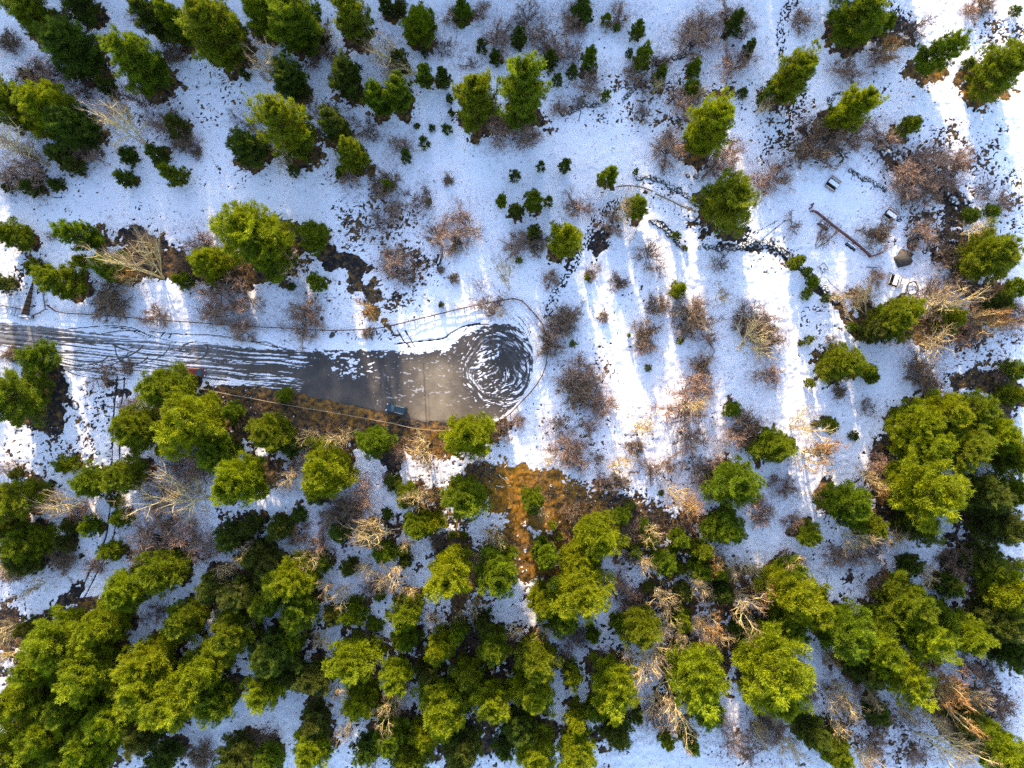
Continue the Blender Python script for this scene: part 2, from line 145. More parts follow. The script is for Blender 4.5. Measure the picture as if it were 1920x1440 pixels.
# bare ground: x, y, rx, ry, angle, strength, tone (0 black lava soil .. 1 ochre litter)
BLOBS = [
(455,745,95,26,8,1.25,.30),(560,762,120,34,10,1.6,.60),(660,785,120,36,11,1.6,.62),(770,812,90,30,5,1.6,.60),(830,798,110,12,0,1.6,.25),(860,835,60,26,0,1.0,.62),(900,812,40,20,0,1.3,.45),(500,800,80,40,0,1.0,.3),(620,820,90,30,0,1.2,.35),(730,850,30,30,0,1.4,.12),(800,835,50,22,0,1.1,.7),
(985,930,82,48,20,1.6,1.0),(1070,965,60,30,20,1.4,1.0),(1150,985,44,26,10,1.2,.9),(1210,1000,40,20,10,1.05,.8),(775,794,26,11,5,1.5,.2),(1090,935,76,22,28,1.5,.85),(1160,950,60,18,25,1.3,.45),(1240,975,60,18,12,1.1,.5),(900,885,35,14,0,1.2,.4),(1040,935,60,22,32,1.4,.5),(1120,945,60,14,25,1.0,.25),(1075,1000,60,45,0,1.15,.7),(1010,1050,60,55,0,1.15,.85),(960,1000,40,40,0,1.0,.75),(880,1080,28,60,0,1.1,.6),(820,940,40,30,0,.8,.7),(1200,970,50,26,10,.9,.35),(1290,985,45,30,0,.8,.4),
(640,492,52,18,18,1.5,.25),(680,530,40,13,40,1.3,.45),(705,550,30,10,40,1.0,.5),(690,590,28,12,40,1.0,.7),(735,610,22,6,45,.9,.6),(550,445,18,40,0,1.1,.35),
(270,455,60,25,8,1.2,.2),(300,490,70,30,10,1.3,.4),(360,500,45,32,0,1.1,.45),(245,505,40,30,0,1.1,.45),(480,500,90,40,0,1.1,.45),
(95,740,24,55,0,1.5,.05),(70,790,50,22,0,1.2,.35),(75,700,40,30,0,1.2,.2),(165,845,14,20,0,.65,.4),(175,880,14,16,0,.6,.4),
(1670,292,48,12,28,1.45,.28),(1715,320,50,15,32,1.55,.3),(1770,358,48,18,38,1.5,.2),(1800,400,35,30,0,1.1,.3),(1800,470,50,40,0,1.1,.25),(1850,560,45,40,0,1.1,.4),(1680,610,85,34,0,1.2,.5),(1620,575,40,18,50,1.2,.45),(1560,560,60,9,48,1.3,.25),(1500,500,60,9,48,1.2,.25),(1790,620,60,30,0,.9,.55),(1740,635,40,12,15,1.2,.6),
(1420,625,28,22,0,1.1,.25),(1395,463,60,7,0,1.2,.2),(1370,440,45,14,0,1.0,.2),(1250,430,40,6,45,1.1,.25),(1130,462,10,35,30,.9,.05),(1345,320,10,8,0,0,.2),
(1130,440,24,44,28,.85,.05),(1280,490,14,8,0,.4,.2),(1690,50,40,14,30,.8,.1),(1660,70,50,20,0,1.0,.45),(1750,140,28,16,0,1.2,.75),(1860,170,50,20,0,1.1,.75),(1590,60,45,24,20,1.1,.55),(1460,190,24,24,0,1.0,.4),(1690,255,16,14,0,1.1,.55),
(90,1160,80,10,-52,1.3,.08),(140,1115,30,9,-48,1.1,.1),(60,1190,60,30,0,1.1,.1),(15,1180,40,50,0,1.1,.3),(140,1150,40,16,-30,1.0,.75),(180,1130,50,16,0,1.0,.65),(40,1040,40,30,0,1.0,.3),
(210,745,30,6,0,.8,.1),(200,720,14,26,0,.75,.05),(380,760,40,30,0,1.1,.35),(395,700,26,14,0,0,.2),
(1660,860,25,60,0,1.1,.35),(1640,930,35,14,0,1.0,.5),(1535,930,18,14,0,1.0,.8),(1660,970,24,30,40,1.0,.3),(1800,1040,40,50,0,1.0,.3),(1870,1100,60,60,0,.9,.25),(1830,720,50,20,0,1.0,.4),(1880,750,40,40,0,1.1,.3),
(1250,1270,26,60,0,1.1,.4),(1350,1240,30,80,0,1.0,.6),(1300,1130,120,40,0,.75,.5),(1400,1090,80,40,0,.85,.45),(1230,1110,60,40,0,.7,.4),(1500,1360,30,30,0,1.0,.4),(1590,1230,30,30,0,1.0,.55),(1780,1320,60,40,30,.9,.6),(1720,1230,60,30,0,.8,.4),(1630,1340,40,24,30,.9,.45),(1800,1380,60,30,20,.8,.45),
(130,1250,150,110,-30,.95,.35),(250,1330,150,80,-30,.95,.3),(540,1200,90,60,0,.7,.3),(820,1380,160,60,0,.95,.25),(860,1230,120,70,0,.9,.3),(980,1250,60,90,0,.85,.3),(1110,1380,50,40,0,.7,.25),(700,1200,60,50,0,.6,.35),(880,1120,60,40,0,.8,.6),(1010,1130,40,30,0,.5,.5),(450,1130,60,40,0,.6,.3),
(720,985,60,30,0,.8,.35),(1185,1000,50,60,0,.8,.4),(1270,1050,60,40,0,.75,.45),(450,970,40,50,0,.6,.3),(90,210,80,50,20,.7,.3),(150,130,50,20,40,.7,.4),(990,230,60,24,0,.8,.35),(930,225,40,20,0,.8,.4),(1350,170,40,18,0,.7,.45),
]
# speckled tussock zones: x, y, rx, ry, density
SPECK = [(380,190,110,70,.45),(300,240,60,50,.5),(120,150,90,50,.5),(60,330,80,40,.5),(430,330,90,50,.35),(250,400,200,25,.35),(700,420,80,60,.75),(760,500,60,60,.7),(620,560,60,60,.4),(720,560,70,40,.7),(1250,190,200,60,.6),(1180,170,80,50,.6),(1350,240,120,60,.4),(1040,110,100,90,.35),(1520,250,110,60,.7),(1700,180,120,60,.35),(1850,330,80,50,.5),(1880,60,60,40,.6),
(1770,290,130,60,.8),(1750,420,80,60,.7),(1450,470,60,40,.6),(1240,360,80,20,.6),(1200,560,120,80,.3),(1110,680,80,60,.45),(1080,800,120,60,.4),(1180,800,80,60,.4),(1350,740,90,80,.25),(1230,900,120,40,.4),(160,800,34,90,.5),(60,850,90,60,.55),(120,830,60,40,.6),(170,780,40,60,.55),(60,520,60,60,.6),(100,360,90,40,.35),(600,330,160,20,.3),(780,140,60,60,.3),
(850,900,110,40,.5),(850,1000,60,60,.8),(1100,920,120,26,.9),(1190,960,80,40,.9),(1250,1020,90,60,.8),(1240,1120,90,50,.8),(470,740,60,14,.7),(430,735,70,16,.7),(1530,610,60,50,.45),(1830,640,80,60,.8),(1900,380,40,60,.6),(1650,850,40,80,.4),(1500,660,60,40,.25),(680,620,80,30,.5),(560,480,30,40,.6),(1600,430,20,20,.2),(1250,320,60,14,.3),(340,640,120,10,.1),(720,900,100,40,.3),(1790,700,60,60,.4),(1560,1000,80,60,.35),(1700,1040,80,50,.4),(1650,1380,120,60,.6),(1850,1300,70,60,.5),(1360,1380,80,60,.4)]
# foot trails: points, half width, density
TRAILS = [([(1500,-10),(1472,25),(1465,60),(1468,110),(1470,140)],9,.55),([(1666,5),(1690,25),(1718,42)],9,.6),([(1640,62),(1680,48),(1700,40)],5,.4),([(1718,45),(1770,55),(1830,68),(1900,40)],6,.25),([(1710,100),(1680,125),(1640,140)],3,.25),
([(1505,180),(1490,215),(1460,255),(1430,300)],10,.5),([(1190,372),(1150,385),(1120,410),(1105,445),(1085,480),(1060,520),(1040,555),(1028,590)],9,.6),([(1225,378),(1270,400),(1310,430),(1345,450)],14,.3),([(800,465),(795,500),(793,540),(788,590)],6,.25),
([(1100,375),(1060,390),(1010,420)],3,.3),([(1860,40),(1880,60),(1920,75)],12,.35),([(208,735),(206,790),(200,860)],8,.35),([(1400,450),(1440,420),(1480,400)],4,.2),([(150,1100),(120,1150),(80,1190)],10,.4),([(1595,330),(1615,350),(1650,358),(1680,380)],5,.35)]
# wheel ruts in the snow: points, half width
RUTS = [([(222,690),(218,720),(213,770),(210,830),(208,890),(206,950),(200,1000),(185,1040),(165,1080),(145,1130)],1.0),([(236,690),(232,720),(226,770),(224,830),(222,890),(219,950),(214,1000),(200,1040),(180,1080),(160,1120)],.8),
([(120,618),(160,614),(210,611),(250,616),(275,628),(292,640)],.55),([(200,613),(240,618),(265,628),(290,638)],.5),([(190,626),(230,620),(262,622),(300,636)],.55),([(280,622),(340,627),(400,629),(460,638),(520,652)],.6),([(300,633),(310,621)],.7),([(316,634),(322,625)],.7),
([(745,619),(758,640),(770,652)],.9),([(760,620),(772,640),(778,650)],.9),([(740,645),(790,640),(830,635),(845,625),(870,612),(900,606)],.8),([(870,622),(880,612),(905,608),(930,612)],.5),
([(966,590),(978,600),(988,615),(994,632)],.5),([(960,596),(972,606),(984,622),(992,640)],.5),([(975,592),(990,608),(996,628)],.35),([(470,640),(500,642),(520,650),(545,655)],.6),([(527,637),(548,646),(560,660)],.5),
([(-10,1380),(20,1350),(50,1320)],.8),([(-10,1365),(15,1340)],.7),([(110,688),(150,705),(220,712),(300,700)],.6),([(120,668),(140,690),(180,705)],.5),([(218,650),(222,670),(240,690)],.8),([(1100,448),(1180,420),(1240,415)],.0),([(50,660),(75,690),(80,710)],.4),([(220,755),(222,770)],.5),
([(1410,470),(1440,440),(1475,412)],.5),([(1395,460),(1425,432),(1462,412)],.4)]

# ------------------------------------------------------------------ placement solver for leaning crowns
def solve(cx, cy, R, L, minb, maxb, clear, deft):
    dx, dy = cx-960.0, cy-720.0; r = math.hypot(dx, dy); tt = max(r/1280.0, 1e-3)
    b = math.sqrt(max(L*L-R*R, 0))/tt if tt > 0.22 else deft*R
    b = min(max(b, minb*R), maxb*R); b_m = b/PPM; zc = b_m*(1+clear)
    for _ in range(3):
        s = (H-zc)/H; zc = b_m*s*(1+clear)
    s = (H-zc)/H
    return dx/PPM*s, -dy/PPM*s, R/PPM*s, 2*b_m*s*(1+clear)      # base x, y, radius, height

PI = []
PINES = [p_ for i_, p_ in enumerate(PINES) if not (p_[4] == 'd' and p_[1] > 1080 and p_[2] < 30 and i_ % 2)]
PINES = [(a, b, c*.93 if (t_ == 'd' and b > 950) else c*.84 if (a > 1690 and 750 < b < 880) else c, d, t_) for (a, b, c, d, t_) in PINES]
for (cx, cy, R, L, tone) in PINES:
    x, y, r, h = solve(cx, cy, R, L, 1.15 if R > 16 else .75, 1.9, .14, 1.45)
    PI.append([cx, cy, R, tone, x, y, r, min(h, 24)])

# ------------------------------------------------------------------ ground raster
def axis(lo, hi, st, far):
    a = np.arange(lo, hi+st*.5, st); e = [5, 12, 25, 50, 100, 200, 400, far]
    return np.concatenate([[lo-q for q in e[::-1]], a, [hi+q for q in e]])
GX = axis(-106, 106, 0.2, 900); GY = axis(-81, 81, 0.2, 900)
X, Y = np.meshgrid(GX, GY)
PXg = X*PPM+960; PYg = 720-Y*PPM
inner = (np.abs(X) < 107) & (np.abs(Y) < 82)

road_m = inpoly(PXg, PYg, ROAD).astype(float)
def blur(a, n):
    for _ in range(2):
        for ax in (0, 1):
            c = np.cumsum(a, axis=ax); k = 2*n+1
            pad = [(0, 0), (0, 0)]; pad[ax] = (n+1, n); d = np.pad(a, pad, mode='edge'); c = np.cumsum(d, axis=ax)
            a = (np.take(c, range(k, c.shape[ax]), axis=ax)-np.take(c, range(0, c.shape[ax]-k), axis=ax))/k
    return a
def fit(a, shape): return a[:shape[0], :shape[1]]
soft = blur(road_m, 6)
soft = np.pad(soft, ((0, X.shape[0]-soft.shape[0]), (0, X.shape[1]-soft.shape[1])), mode='edge') if soft.shape != X.shape else soft
soft = np.clip(soft*2, 0, 1)
wx = PXg+(fbm(PXg, PYg, 30, 50)-.5)*22; wy = PYg+(fbm(PXg, PYg, 30, 60)-.5)*22
F = np.zeros_like(X); T = 0.3+0.25*(fbm(PXg, PYg, 60, 70)-.5)
def add_blob(cx, cy, rx, ry, ang, st, tone):
    m0 = 1.6*max(rx, ry)+20
    ix = np.where((GX*PPM+960 > cx-m0) & (GX*PPM+960 < cx+m0))[0]; iy = np.where((720-GY*PPM > cy-m0) & (720-GY*PPM < cy+m0))[0]
    if not len(ix) or not len(iy): return
    sl_ = (slice(iy[0], iy[-1]+1), slice(ix[0], ix[-1]+1))
    a = math.radians(ang); ux = wx[sl_]-cx; uy = wy[sl_]-cy
    d = np.hypot((ux*math.cos(a)+uy*math.sin(a))/rx, (-ux*math.sin(a)+uy*math.cos(a))/ry)
    m = np.clip(1.5-d, 0, 1)*st
    f = F[sl_]; t = T[sl_]; w = np.clip(m/(f+m+1e-3)*(m > 0.02), 0, 1)
    t[...] = t*(1-w)+tone*w; f[...] = np.maximum(f, m)
F += .42*np.clip((PYg-930+(PXg-1000)*-.05)/120, 0, 1)*np.clip(fbm(PXg, PYg, 90, 71)*1.5-.2, 0, 1)*inner
for b in BLOBS: add_blob(*b)
for p in PI:
    if p[2] > 12:
        bx, by = p[4]*PPM+960, 720-p[5]*PPM
        add_blob(bx, by, p[2]*.92, p[2]*.92, 0, 1.12 if p[2] > 20 else .85, .5 if p[5] > 20 else .42)
n = fbm(PXg, PYg, 13, 1, 4, .6); nf = fbm(PXg, PYg, 4.5, 9, 2, .7)
snow = np.clip((n*.6+nf*.4-F*0.92+0.06)*6+.5, 0, 1)
# tussock specks
D = np.zeros_like(X)+0.14
for (cx, cy, rx, ry, dn) in SPECK:
    d = np.hypot((wx-cx)/rx, (wy-cy)/ry); D = np.maximum(D, np.clip(1.5-d, 0, 1)*dn)
D *= .5+.9*fbm(PXg, PYg, 22, 90)
sp = vnoise(PXg, PYg, 2.7, 2.5, 33)*.62+vnoise(PXg, PYg, 5.6, 5.2, 36)*.38
snow = np.minimum(snow, np.clip((1-D*.60-sp)*9+.1, 0, 1)+(D < .02))
T = np.where((F < .25), .28+.3*vnoise(PXg, PYg, 40, 40, 4), T)
# stamp a polyline, returns distance in px
def dist_line(pts, pad):
    q = smooth_line(pts, 10); xs = [p[0] for p in q]; ys = [p[1] for p in q]
    ix = np.where((GX*PPM+960 > min(xs)-pad) & (GX*PPM+960 < max(xs)+pad))[0]; iy = np.where((720-GY*PPM > min(ys)-pad) & (720-GY*PPM < max(ys)+pad))[0]
    if not len(ix) or not len(iy): return None, None
    sl_ = (slice(iy[0], iy[-1]+1), slice(ix[0], ix[-1]+1)); x = PXg[sl_]; y = PYg[sl_]; dm = np.full(x.shape, 1e9)
    for a, b in zip(q[:-1], q[1:]):
        vx, vy = b[0]-a[0], b[1]-a[1]; l2 = vx*vx+vy*vy+1e-9
        t = np.clip(((x-a[0])*vx+(y-a[1])*vy)/l2, 0, 1); dm = np.minimum(dm, np.hypot(x-a[0]-t*vx, y-a[1]-t*vy))
    return sl_, dm
DENT = np.zeros_like(X)
for pts, hw, dn in TRAILS:
    sl_, d = dist_line(pts, hw*2+4)
    if sl_ is None: continue
    foot = vnoise(PXg[sl_], PYg[sl_], 2.1, 2.9, 77)*np.clip(1.7-d/(hw*1.15), 0, 1)
    cut = np.clip((foot-(1-dn*.85))*9, 0, 1)
    snow[sl_] = np.minimum(snow[sl_], 1-cut*.9); DENT[sl_] = np.maximum(DENT[sl_], np.clip((foot-.3)*3, 0, 1)*.10); T[sl_] = np.where(cut > .2, .03, T[sl_])
for pts, hw in RUTS:
    if hw <= 0: continue
    sl_, d = dist_line(pts, 8)
    if sl_ is None: continue
    cut = np.clip(1.7-d/(hw*1.45), 0, 1)*np.clip(fbm(PXg[sl_], PYg[sl_], 9, 88)*2, .7, 1)
    snow[sl_] = np.minimum(snow[sl_], 1-cut); DENT[sl_] = np.maximum(DENT[sl_], cut*.07); T[sl_] = np.where(cut > .3, .04, T[sl_])
for (cx, cy, dg, lx, ly, oy) in ((1560,346,-36,1.12,.98,0),(1669,404,-37,1.12,.98,0),(1676,526,72,1.12,.98,0),(824,487,73,1.0,.42,0),(1545.5,422.5,-37,1.2,.22,-.38),(1596.5,460.5,-37,1.2,.22,-.38)):  # paints the shade at tables and benches as dark, snow-free ground
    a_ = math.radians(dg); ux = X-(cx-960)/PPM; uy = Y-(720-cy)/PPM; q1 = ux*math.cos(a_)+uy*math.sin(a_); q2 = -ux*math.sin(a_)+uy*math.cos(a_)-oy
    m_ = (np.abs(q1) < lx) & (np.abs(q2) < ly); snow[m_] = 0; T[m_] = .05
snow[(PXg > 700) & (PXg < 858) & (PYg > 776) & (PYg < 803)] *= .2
snow = np.where(inner, snow, np.clip((fbm(PXg, PYg, 200, 5)-.2)*3, 0, 1))

def relief(px, py):
    return .55*(fbm(px, py, 420, 20, 2)-.5)+.28*(fbm(px, py, 60, 21, 2)-.5)+.10*(fbm(px, py, 16, 23, 2)-.5)
Z = relief(PXg, PYg)
fine = .16*(vnoise(PXg, PYg, 11, 9, 27)-.5)+.10*(vnoise(PXg, PYg, 5, 5, 24)-.5)+.05*(vnoise(PXg, PYg, 2.6, 2.6, 25)-.5)
mound = .30*np.clip(F, 0, 1)*(fbm(PXg, PYg, 16, 26, 3)-.4)
Z = (Z+(fine+mound)*inner-.08*(1-snow)-DENT)*(1-soft)-.02*soft
def ground_z(x, y):
    i = int(np.clip(np.searchsorted(GX, x), 1, len(GX)-1)); j = int(np.clip(np.searchsorted(GY, y), 1, len(GY)-1)); return float(Z[j, i])

def grid_mesh(name, X, Y, Z, keep=None):
    ny, nx = X.shape; me = bpy.data.meshes.new(name)
    idx = np.arange(ny*nx).reshape(ny, nx)
    q = np.stack([idx[:-1, :-1], idx[:-1, 1:], idx[1:, 1:], idx[1:, :-1]], -1).reshape(-1, 4)
    co = np.stack([X, Y, Z], -1).reshape(-1, 3); sel = None
    if keep is not None:
        q = q[keep.reshape(-1)]; used = np.unique(q); mp = np.full(ny*nx, -1); mp[used] = np.arange(len(used)); q = mp[q]; co = co[used]; sel = used
    set_mesh(me, co, q); return me, sel
def set_mesh(me, co, faces):
    k = faces.shape[1]; n = len(faces)
    me.vertices.add(len(co)); me.vertices.foreach_set('co', np.ascontiguousarray(co, np.float32).ravel())
    me.loops.add(n*k); me.loops.foreach_set('vertex_index', np.ascontiguousarray(faces, np.int32).ravel())
    me.polygons.add(n); me.polygons.foreach_set('loop_start', np.arange(0, n*k, k, dtype=np.int32))
    me.update(calc_edges=True)
def add_attr(me, name, v):
    a = me.attributes.new(name, 'FLOAT', 'POINT'); a.data.foreach_set('value', np.ascontiguousarray(v, np.float32).ravel())

# ------------------------------------------------------------------ materials
def mat(name):
    m = bpy.data.materials.new(name); m.use_nodes = True; b = m.node_tree.nodes['Principled BSDF']; return m, m.node_tree, b
def nd(t, typ, **kw):
    q = t.nodes.new(typ)
    for k, v in kw.items(): setattr(q, k, v)
    return q
def ramp(t, fac, stops):
    r = t.nodes.new('ShaderNodeValToRGB'); e = r.color_ramp.elements
    while len(e) < len(stops): e.new(0.5)
    for i, (p, c) in enumerate(stops): e[i].position = p; e[i].color = (*c, 1)
    t.links.new(fac, r.inputs[0]); return r.outputs[0]
def noise(t, scale, detail=3, rough=.6, dist=0.0, space='Object'):
    tc = t.nodes.new('ShaderNodeTexCoord'); q = t.nodes.new('ShaderNodeTexNoise'); q.inputs['Scale'].default_value = scale
    q.inputs['Detail'].default_value = detail; q.inputs['Roughness'].default_value = rough; q.inputs['Distortion'].default_value = dist
    t.links.new(tc.outputs[space], q.inputs['Vector']); return q.outputs[0]
def math_n(t, op, a, b=None, c=None):
    q = t.nodes.new('ShaderNodeMath'); q.operation = op
    for i, v in enumerate((a, b, c)):
        if v is None: continue
        if isinstance(v, (int, float)): q.inputs[i].default_value = v
        else: t.links.new(v, q.inputs[i])
    return q.outputs[0]
def mix(t, f, a, b):
    q = t.nodes.new('ShaderNodeMix'); q.data_type = 'RGBA'
    for s, v in ((q.inputs[0], f), (q.inputs[6], a), (q.inputs[7], b)):
        if isinstance(v, (int, float)): s.default_value = v
        elif isinstance(v, tuple): s.default_value = (*v, 1)
        else: t.links.new(v, s)
    return q.outputs[2]
def bump(t, b, h, dist, st=1.0):
    q = t.nodes.new('ShaderNodeBump'); q.inputs['Distance'].default_value = dist; q.inputs['Strength'].default_value = st
    t.links.new(h, q.inputs['Height']); t.links.new(q.outputs[0], b.inputs['Normal'])
def plain(name, col, rough=.7, var=.25, scale=3.0, metal=0.0, bmp=0.0, spec=.3, coat=0):
    m, t, b = mat(name); n_ = noise(t, scale, 4)
    f = math_n(t, 'MULTIPLY_ADD', n_, 1.0, 0.0)
    t.links.new(ramp(t, f, [(.3, tuple(c*(1-var) for c in col)), (.7, tuple(min(1, c*(1+var)) for c in col))]), b.inputs['Base Color'])
    b.inputs['Roughness'].default_value = rough; b.inputs['Metallic'].default_value = metal; b.inputs['Specular IOR Level'].default_value = spec
    b.inputs['Coat Weight'].default_value = coat
    if bmp: bump(t, b, n_, bmp)
    return m
SNOWC = [(.25, (.83, .785, .85)), (.75, (.93, .88, .93))]
def ground_mat():
    m, t, b = mat('snow_and_litter'); at = nd(t, 'ShaderNodeAttribute', attribute_name='snow'); tn = nd(t, 'ShaderNodeAttribute', attribute_name='tone')
    n1 = noise(t, 5.5, 4, .7); n2 = noise(t, 1.3, 5, .65); n3 = noise(t, .12, 3)
    f = math_n(t, 'ADD', at.outputs['Fac'], math_n(t, 'MULTIPLY', math_n(t, 'SUBTRACT', n1, .5), .75))
    fac = nd(t, 'ShaderNodeMapRange'); fac.inputs[1].default_value = .38; fac.inputs[2].default_value = .62; t.links.new(f, fac.inputs[0])
    tone = math_n(t, 'ADD', tn.outputs['Fac'], math_n(t, 'MULTIPLY', math_n(t, 'SUBTRACT', noise(t, 1.1, 6, .65), .5), 2.9))
    soil = ramp(t, tone, [(0, (.012, .011, .014)), (.25, (.026, .018, .016)), (.45, (.085, .046, .022)), (.7, (.17, .085, .016)), (1.0, (.32, .135, .008))])
    sn = ramp(t, n3, SNOWC)
    t.links.new(mix(t, fac.outputs[0], soil, sn), b.inputs['Base Color']); b.inputs['Roughness'].default_value = .75; b.inputs['Specular IOR Level'].default_value = .25
    bump(t, b, math_n(t, 'ADD', n2, math_n(t, 'MULTIPLY', n1, .5)), .10, .8); return m
def road_mat():
    m, t, b = mat('snowy_asphalt'); at = nd(t, 'ShaderNodeAttribute', attribute_name='snow'); tn = nd(t, 'ShaderNodeAttribute', attribute_name='tone')
    n1 = noise(t, 7, 3, .7); n2 = noise(t, .35, 4, .6); n4 = noise(t, 30, 2)
    f = math_n(t, 'ADD', at.outputs['Fac'], math_n(t, 'MULTIPLY', math_n(t, 'SUBTRACT', n1, .5), .5))
    fac = nd(t, 'ShaderNodeMapRange'); fac.inputs[1].default_value = .22; fac.inputs[2].default_value = .82; t.links.new(f, fac.inputs[0])
    tone = math_n(t, 'ADD', tn.outputs['Fac'], math_n(t, 'MULTIPLY', math_n(t, 'SUBTRACT', math_n(t, 'ADD', n2, math_n(t, 'MULTIPLY', n4, .3)), .65), .7))
    asp = ramp(t, tone, [(0, (.017, .013, .012)), (.35, (.055, .041, .036)), (.7, (.125, .092, .066)), (1, (.26, .195, .13))])
    t.links.new(mix(t, fac.outputs[0], asp, (.84, .80, .87)), b.inputs['Base Color']); b.inputs['Roughness'].default_value = .7
    bump(t, b, math_n(t, 'MULTIPLY', fac.outputs[0], 1.0), .05, .6); return m
def leaf_mat(name, c0, c1, yellow):
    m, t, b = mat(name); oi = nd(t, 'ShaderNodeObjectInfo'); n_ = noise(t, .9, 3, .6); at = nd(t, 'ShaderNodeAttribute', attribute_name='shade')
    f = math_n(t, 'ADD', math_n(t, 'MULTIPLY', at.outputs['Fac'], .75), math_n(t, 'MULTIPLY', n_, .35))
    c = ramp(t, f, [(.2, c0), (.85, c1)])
    c2 = mix(t, math_n(t, 'MULTIPLY', oi.outputs['Random'], .45), c, yellow)
    t.links.new(c2, b.inputs['Base Color']); b.inputs['Roughness'].default_value = .65; b.inputs['Specular IOR Level'].default_value = .25
    tr = nd(t, 'ShaderNodeBsdfTranslucent'); t.links.new(c2, tr.inputs[0]); ms = nd(t, 'ShaderNodeMixShader'); ms.inputs[0].default_value = .34
    out = t.nodes['Material Output']; t.links.new(b.outputs[0], ms.inputs[1]); t.links.new(tr.outputs[0], ms.inputs[2]); t.links.new(ms.outputs[0], out.inputs[0]); return m
M = dict(
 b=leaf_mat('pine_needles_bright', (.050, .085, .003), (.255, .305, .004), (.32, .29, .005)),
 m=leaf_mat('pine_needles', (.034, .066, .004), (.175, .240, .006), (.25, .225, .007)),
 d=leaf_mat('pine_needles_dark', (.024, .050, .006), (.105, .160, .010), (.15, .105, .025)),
 bark=plain('pine_bark', (.11, .07, .045), .9, .4, 4, bmp=.05), pale=plain('birch_bark', (.50, .40, .27), .7, .3, 3),
 tanb=plain('tan_bark', (.66, .50, .22), .75, .3, 3), darkt=plain('dark_twig_bark', (.18, .115, .085), .85, .3, 3), pinkt=plain('pink_twigs', (.36, .215, .145), .85, .3, 1.5),
 brownt=plain('brown_twigs', (.22, .14, .085), .85, .35, 1.5), oranget=plain('orange_twigs', (.30, .145, .05), .85, .3, 1.5), tant=plain('tan_twigs', (.27, .18, .115), .85, .3, 1.5),
 wood=plain('fence_wood', (.12, .07, .045), .8, .35, 6), palewood=plain('pale_fence_wood', (.26, .19, .12), .8, .3, 6), redwood=plain('red_brown_wood', (.15, .055, .045), .75, .3, 6),
 benchw=plain('bench_wood', (.34, .24, .17), .75, .3, 8), darkw=plain('dark_wood', (.035, .022, .02), .8, .3, 6), plank=plain('plank_wood', (.17, .10, .06), .8, .4, 5),
 snow=plain('snow_cover', (.87, .83, .89), .75, .03, 2, bmp=.02), tread=plain('log_tread', (.55, .40, .24), .8, .2, 6),
 paint_d=plain('dark_car_paint', (.015, .03, .045), .25, .1, 3, .3, 0, .6, .6), paint_r=plain('red_car_paint', (.10, .018, .024), .3, .12, 3, .1, 0, .5, .5),
 glass=plain('car_glass', (.012, .045, .05), .08, .1, 3, 0, 0, .8), tyre=plain('tyre_rubber', (.02, .02, .02), .9, .2, 9), rim=plain('rim_metal', (.5, .5, .52), .35, .1, 9, .8),
 lampw=plain('headlight_glass', (.7, .72, .75), .15, .05, 3), lampr=plain('tail_light_glass', (.45, .03, .02), .2, .1, 3), chrome=plain('rail_metal', (.22, .23, .25), .3, .1, 4, .6),
 metal=plain('dark_metal', (.03, .03, .035), .5, .2, 5, .5), log=plain('grey_log', (.20, .16, .13), .85, .35, 4))
def rock_mat():
    m, t, b = mat('lava_rock'); g = nd(t, 'ShaderNodeNewGeometry'); s = nd(t, 'ShaderNodeSeparateXYZ'); t.links.new(g.outputs['Normal'], s.inputs[0]); n_ = noise(t, 2.2, 4, .7)
    col = ramp(t, n_, [(.3, (.02, .017, .018)), (.6, (.06, .045, .04)), (.8, (.12, .085, .05))])
    f = nd(t, 'ShaderNodeMapRange'); f.inputs[1].default_value = 1.28; f.inputs[2].default_value = 1.42
    t.links.new(math_n(t, 'ADD', s.outputs[2], math_n(t, 'MULTIPLY', n_, .8)), f.inputs[0])
    t.links.new(mix(t, f.outputs[0], col, (.82, .83, .86)), b.inputs['Base Color']); b.inputs['Roughness'].default_value = .85; bump(t, b, n_, .1); return m
M['rock'] = rock_mat()
def brock_mat():
    m, t, b = mat('boulder_rock'); n_ = noise(t, 1.6, 5, .7)
    t.links.new(ramp(t, n_, [(.3, (.025, .021, .021)), (.55, (.08, .062, .05)), (.8, (.16, .12, .07))]), b.inputs['Base Color']); b.inputs['Roughness'].default_value = .85; bump(t, b, n_, .15); return m
M['boulder'] = brock_mat()

# ------------------------------------------------------------------ object helpers
def link(name, me, m=None, parent=None, **props):
    o = bpy.data.objects.new(name, me); COL.objects.link(o)
    if m is not None and me is not None and not me.materials: me.materials.append(m)
    if parent is not None: o.parent = parent
    for k, v in props.items(): o[k] = v
    return o
def thing(name, label, cat, loc, rz=0, group=None):
    o = bpy.data.objects.new(name, None); COL.objects.link(o); o.location = loc; o.rotation_euler = (0, 0, rz); o.empty_display_size = .3
    o['label'] = label; o['category'] = cat
    if group: o['group'] = group
    return o
def bm_obj(name, bm, m, parent=None, bevel=0):
    if bevel: bmesh.ops.bevel(bm, geom=[e for e in bm.edges], offset=bevel, segments=2, affect='EDGES', clamp_overlap=True)
    me = bpy.data.meshes.new(name); bm.to_mesh(me); bm.free(); return link(name, me, m, parent)
def box(bm, c, s, rz=0, rx=0, ry=0):
    mtx = Matrix.Translation(c) @ Matrix.Rotation(rz, 4, 'Z') @ Matrix.Rotation(ry, 4, 'Y') @ Matrix.Rotation(rx, 4, 'X') @ Matrix.Diagonal((s[0], s[1], s[2], 1))
    return bmesh.ops.create_cube(bm, size=1, matrix=mtx)
def bar(bm, a, b, r, seg=6, r2=None):
    a = Vector(a); b = Vector(b); d = b-a
    mtx = Matrix.Translation((a+b)/2) @ d.to_track_quat('Z', 'Y').to_matrix().to_4x4()
    bmesh.ops.create_cone(bm, cap_ends=True, segments=seg, radius1=r, radius2=r if r2 is None else r2, depth=d.length, matrix=mtx)

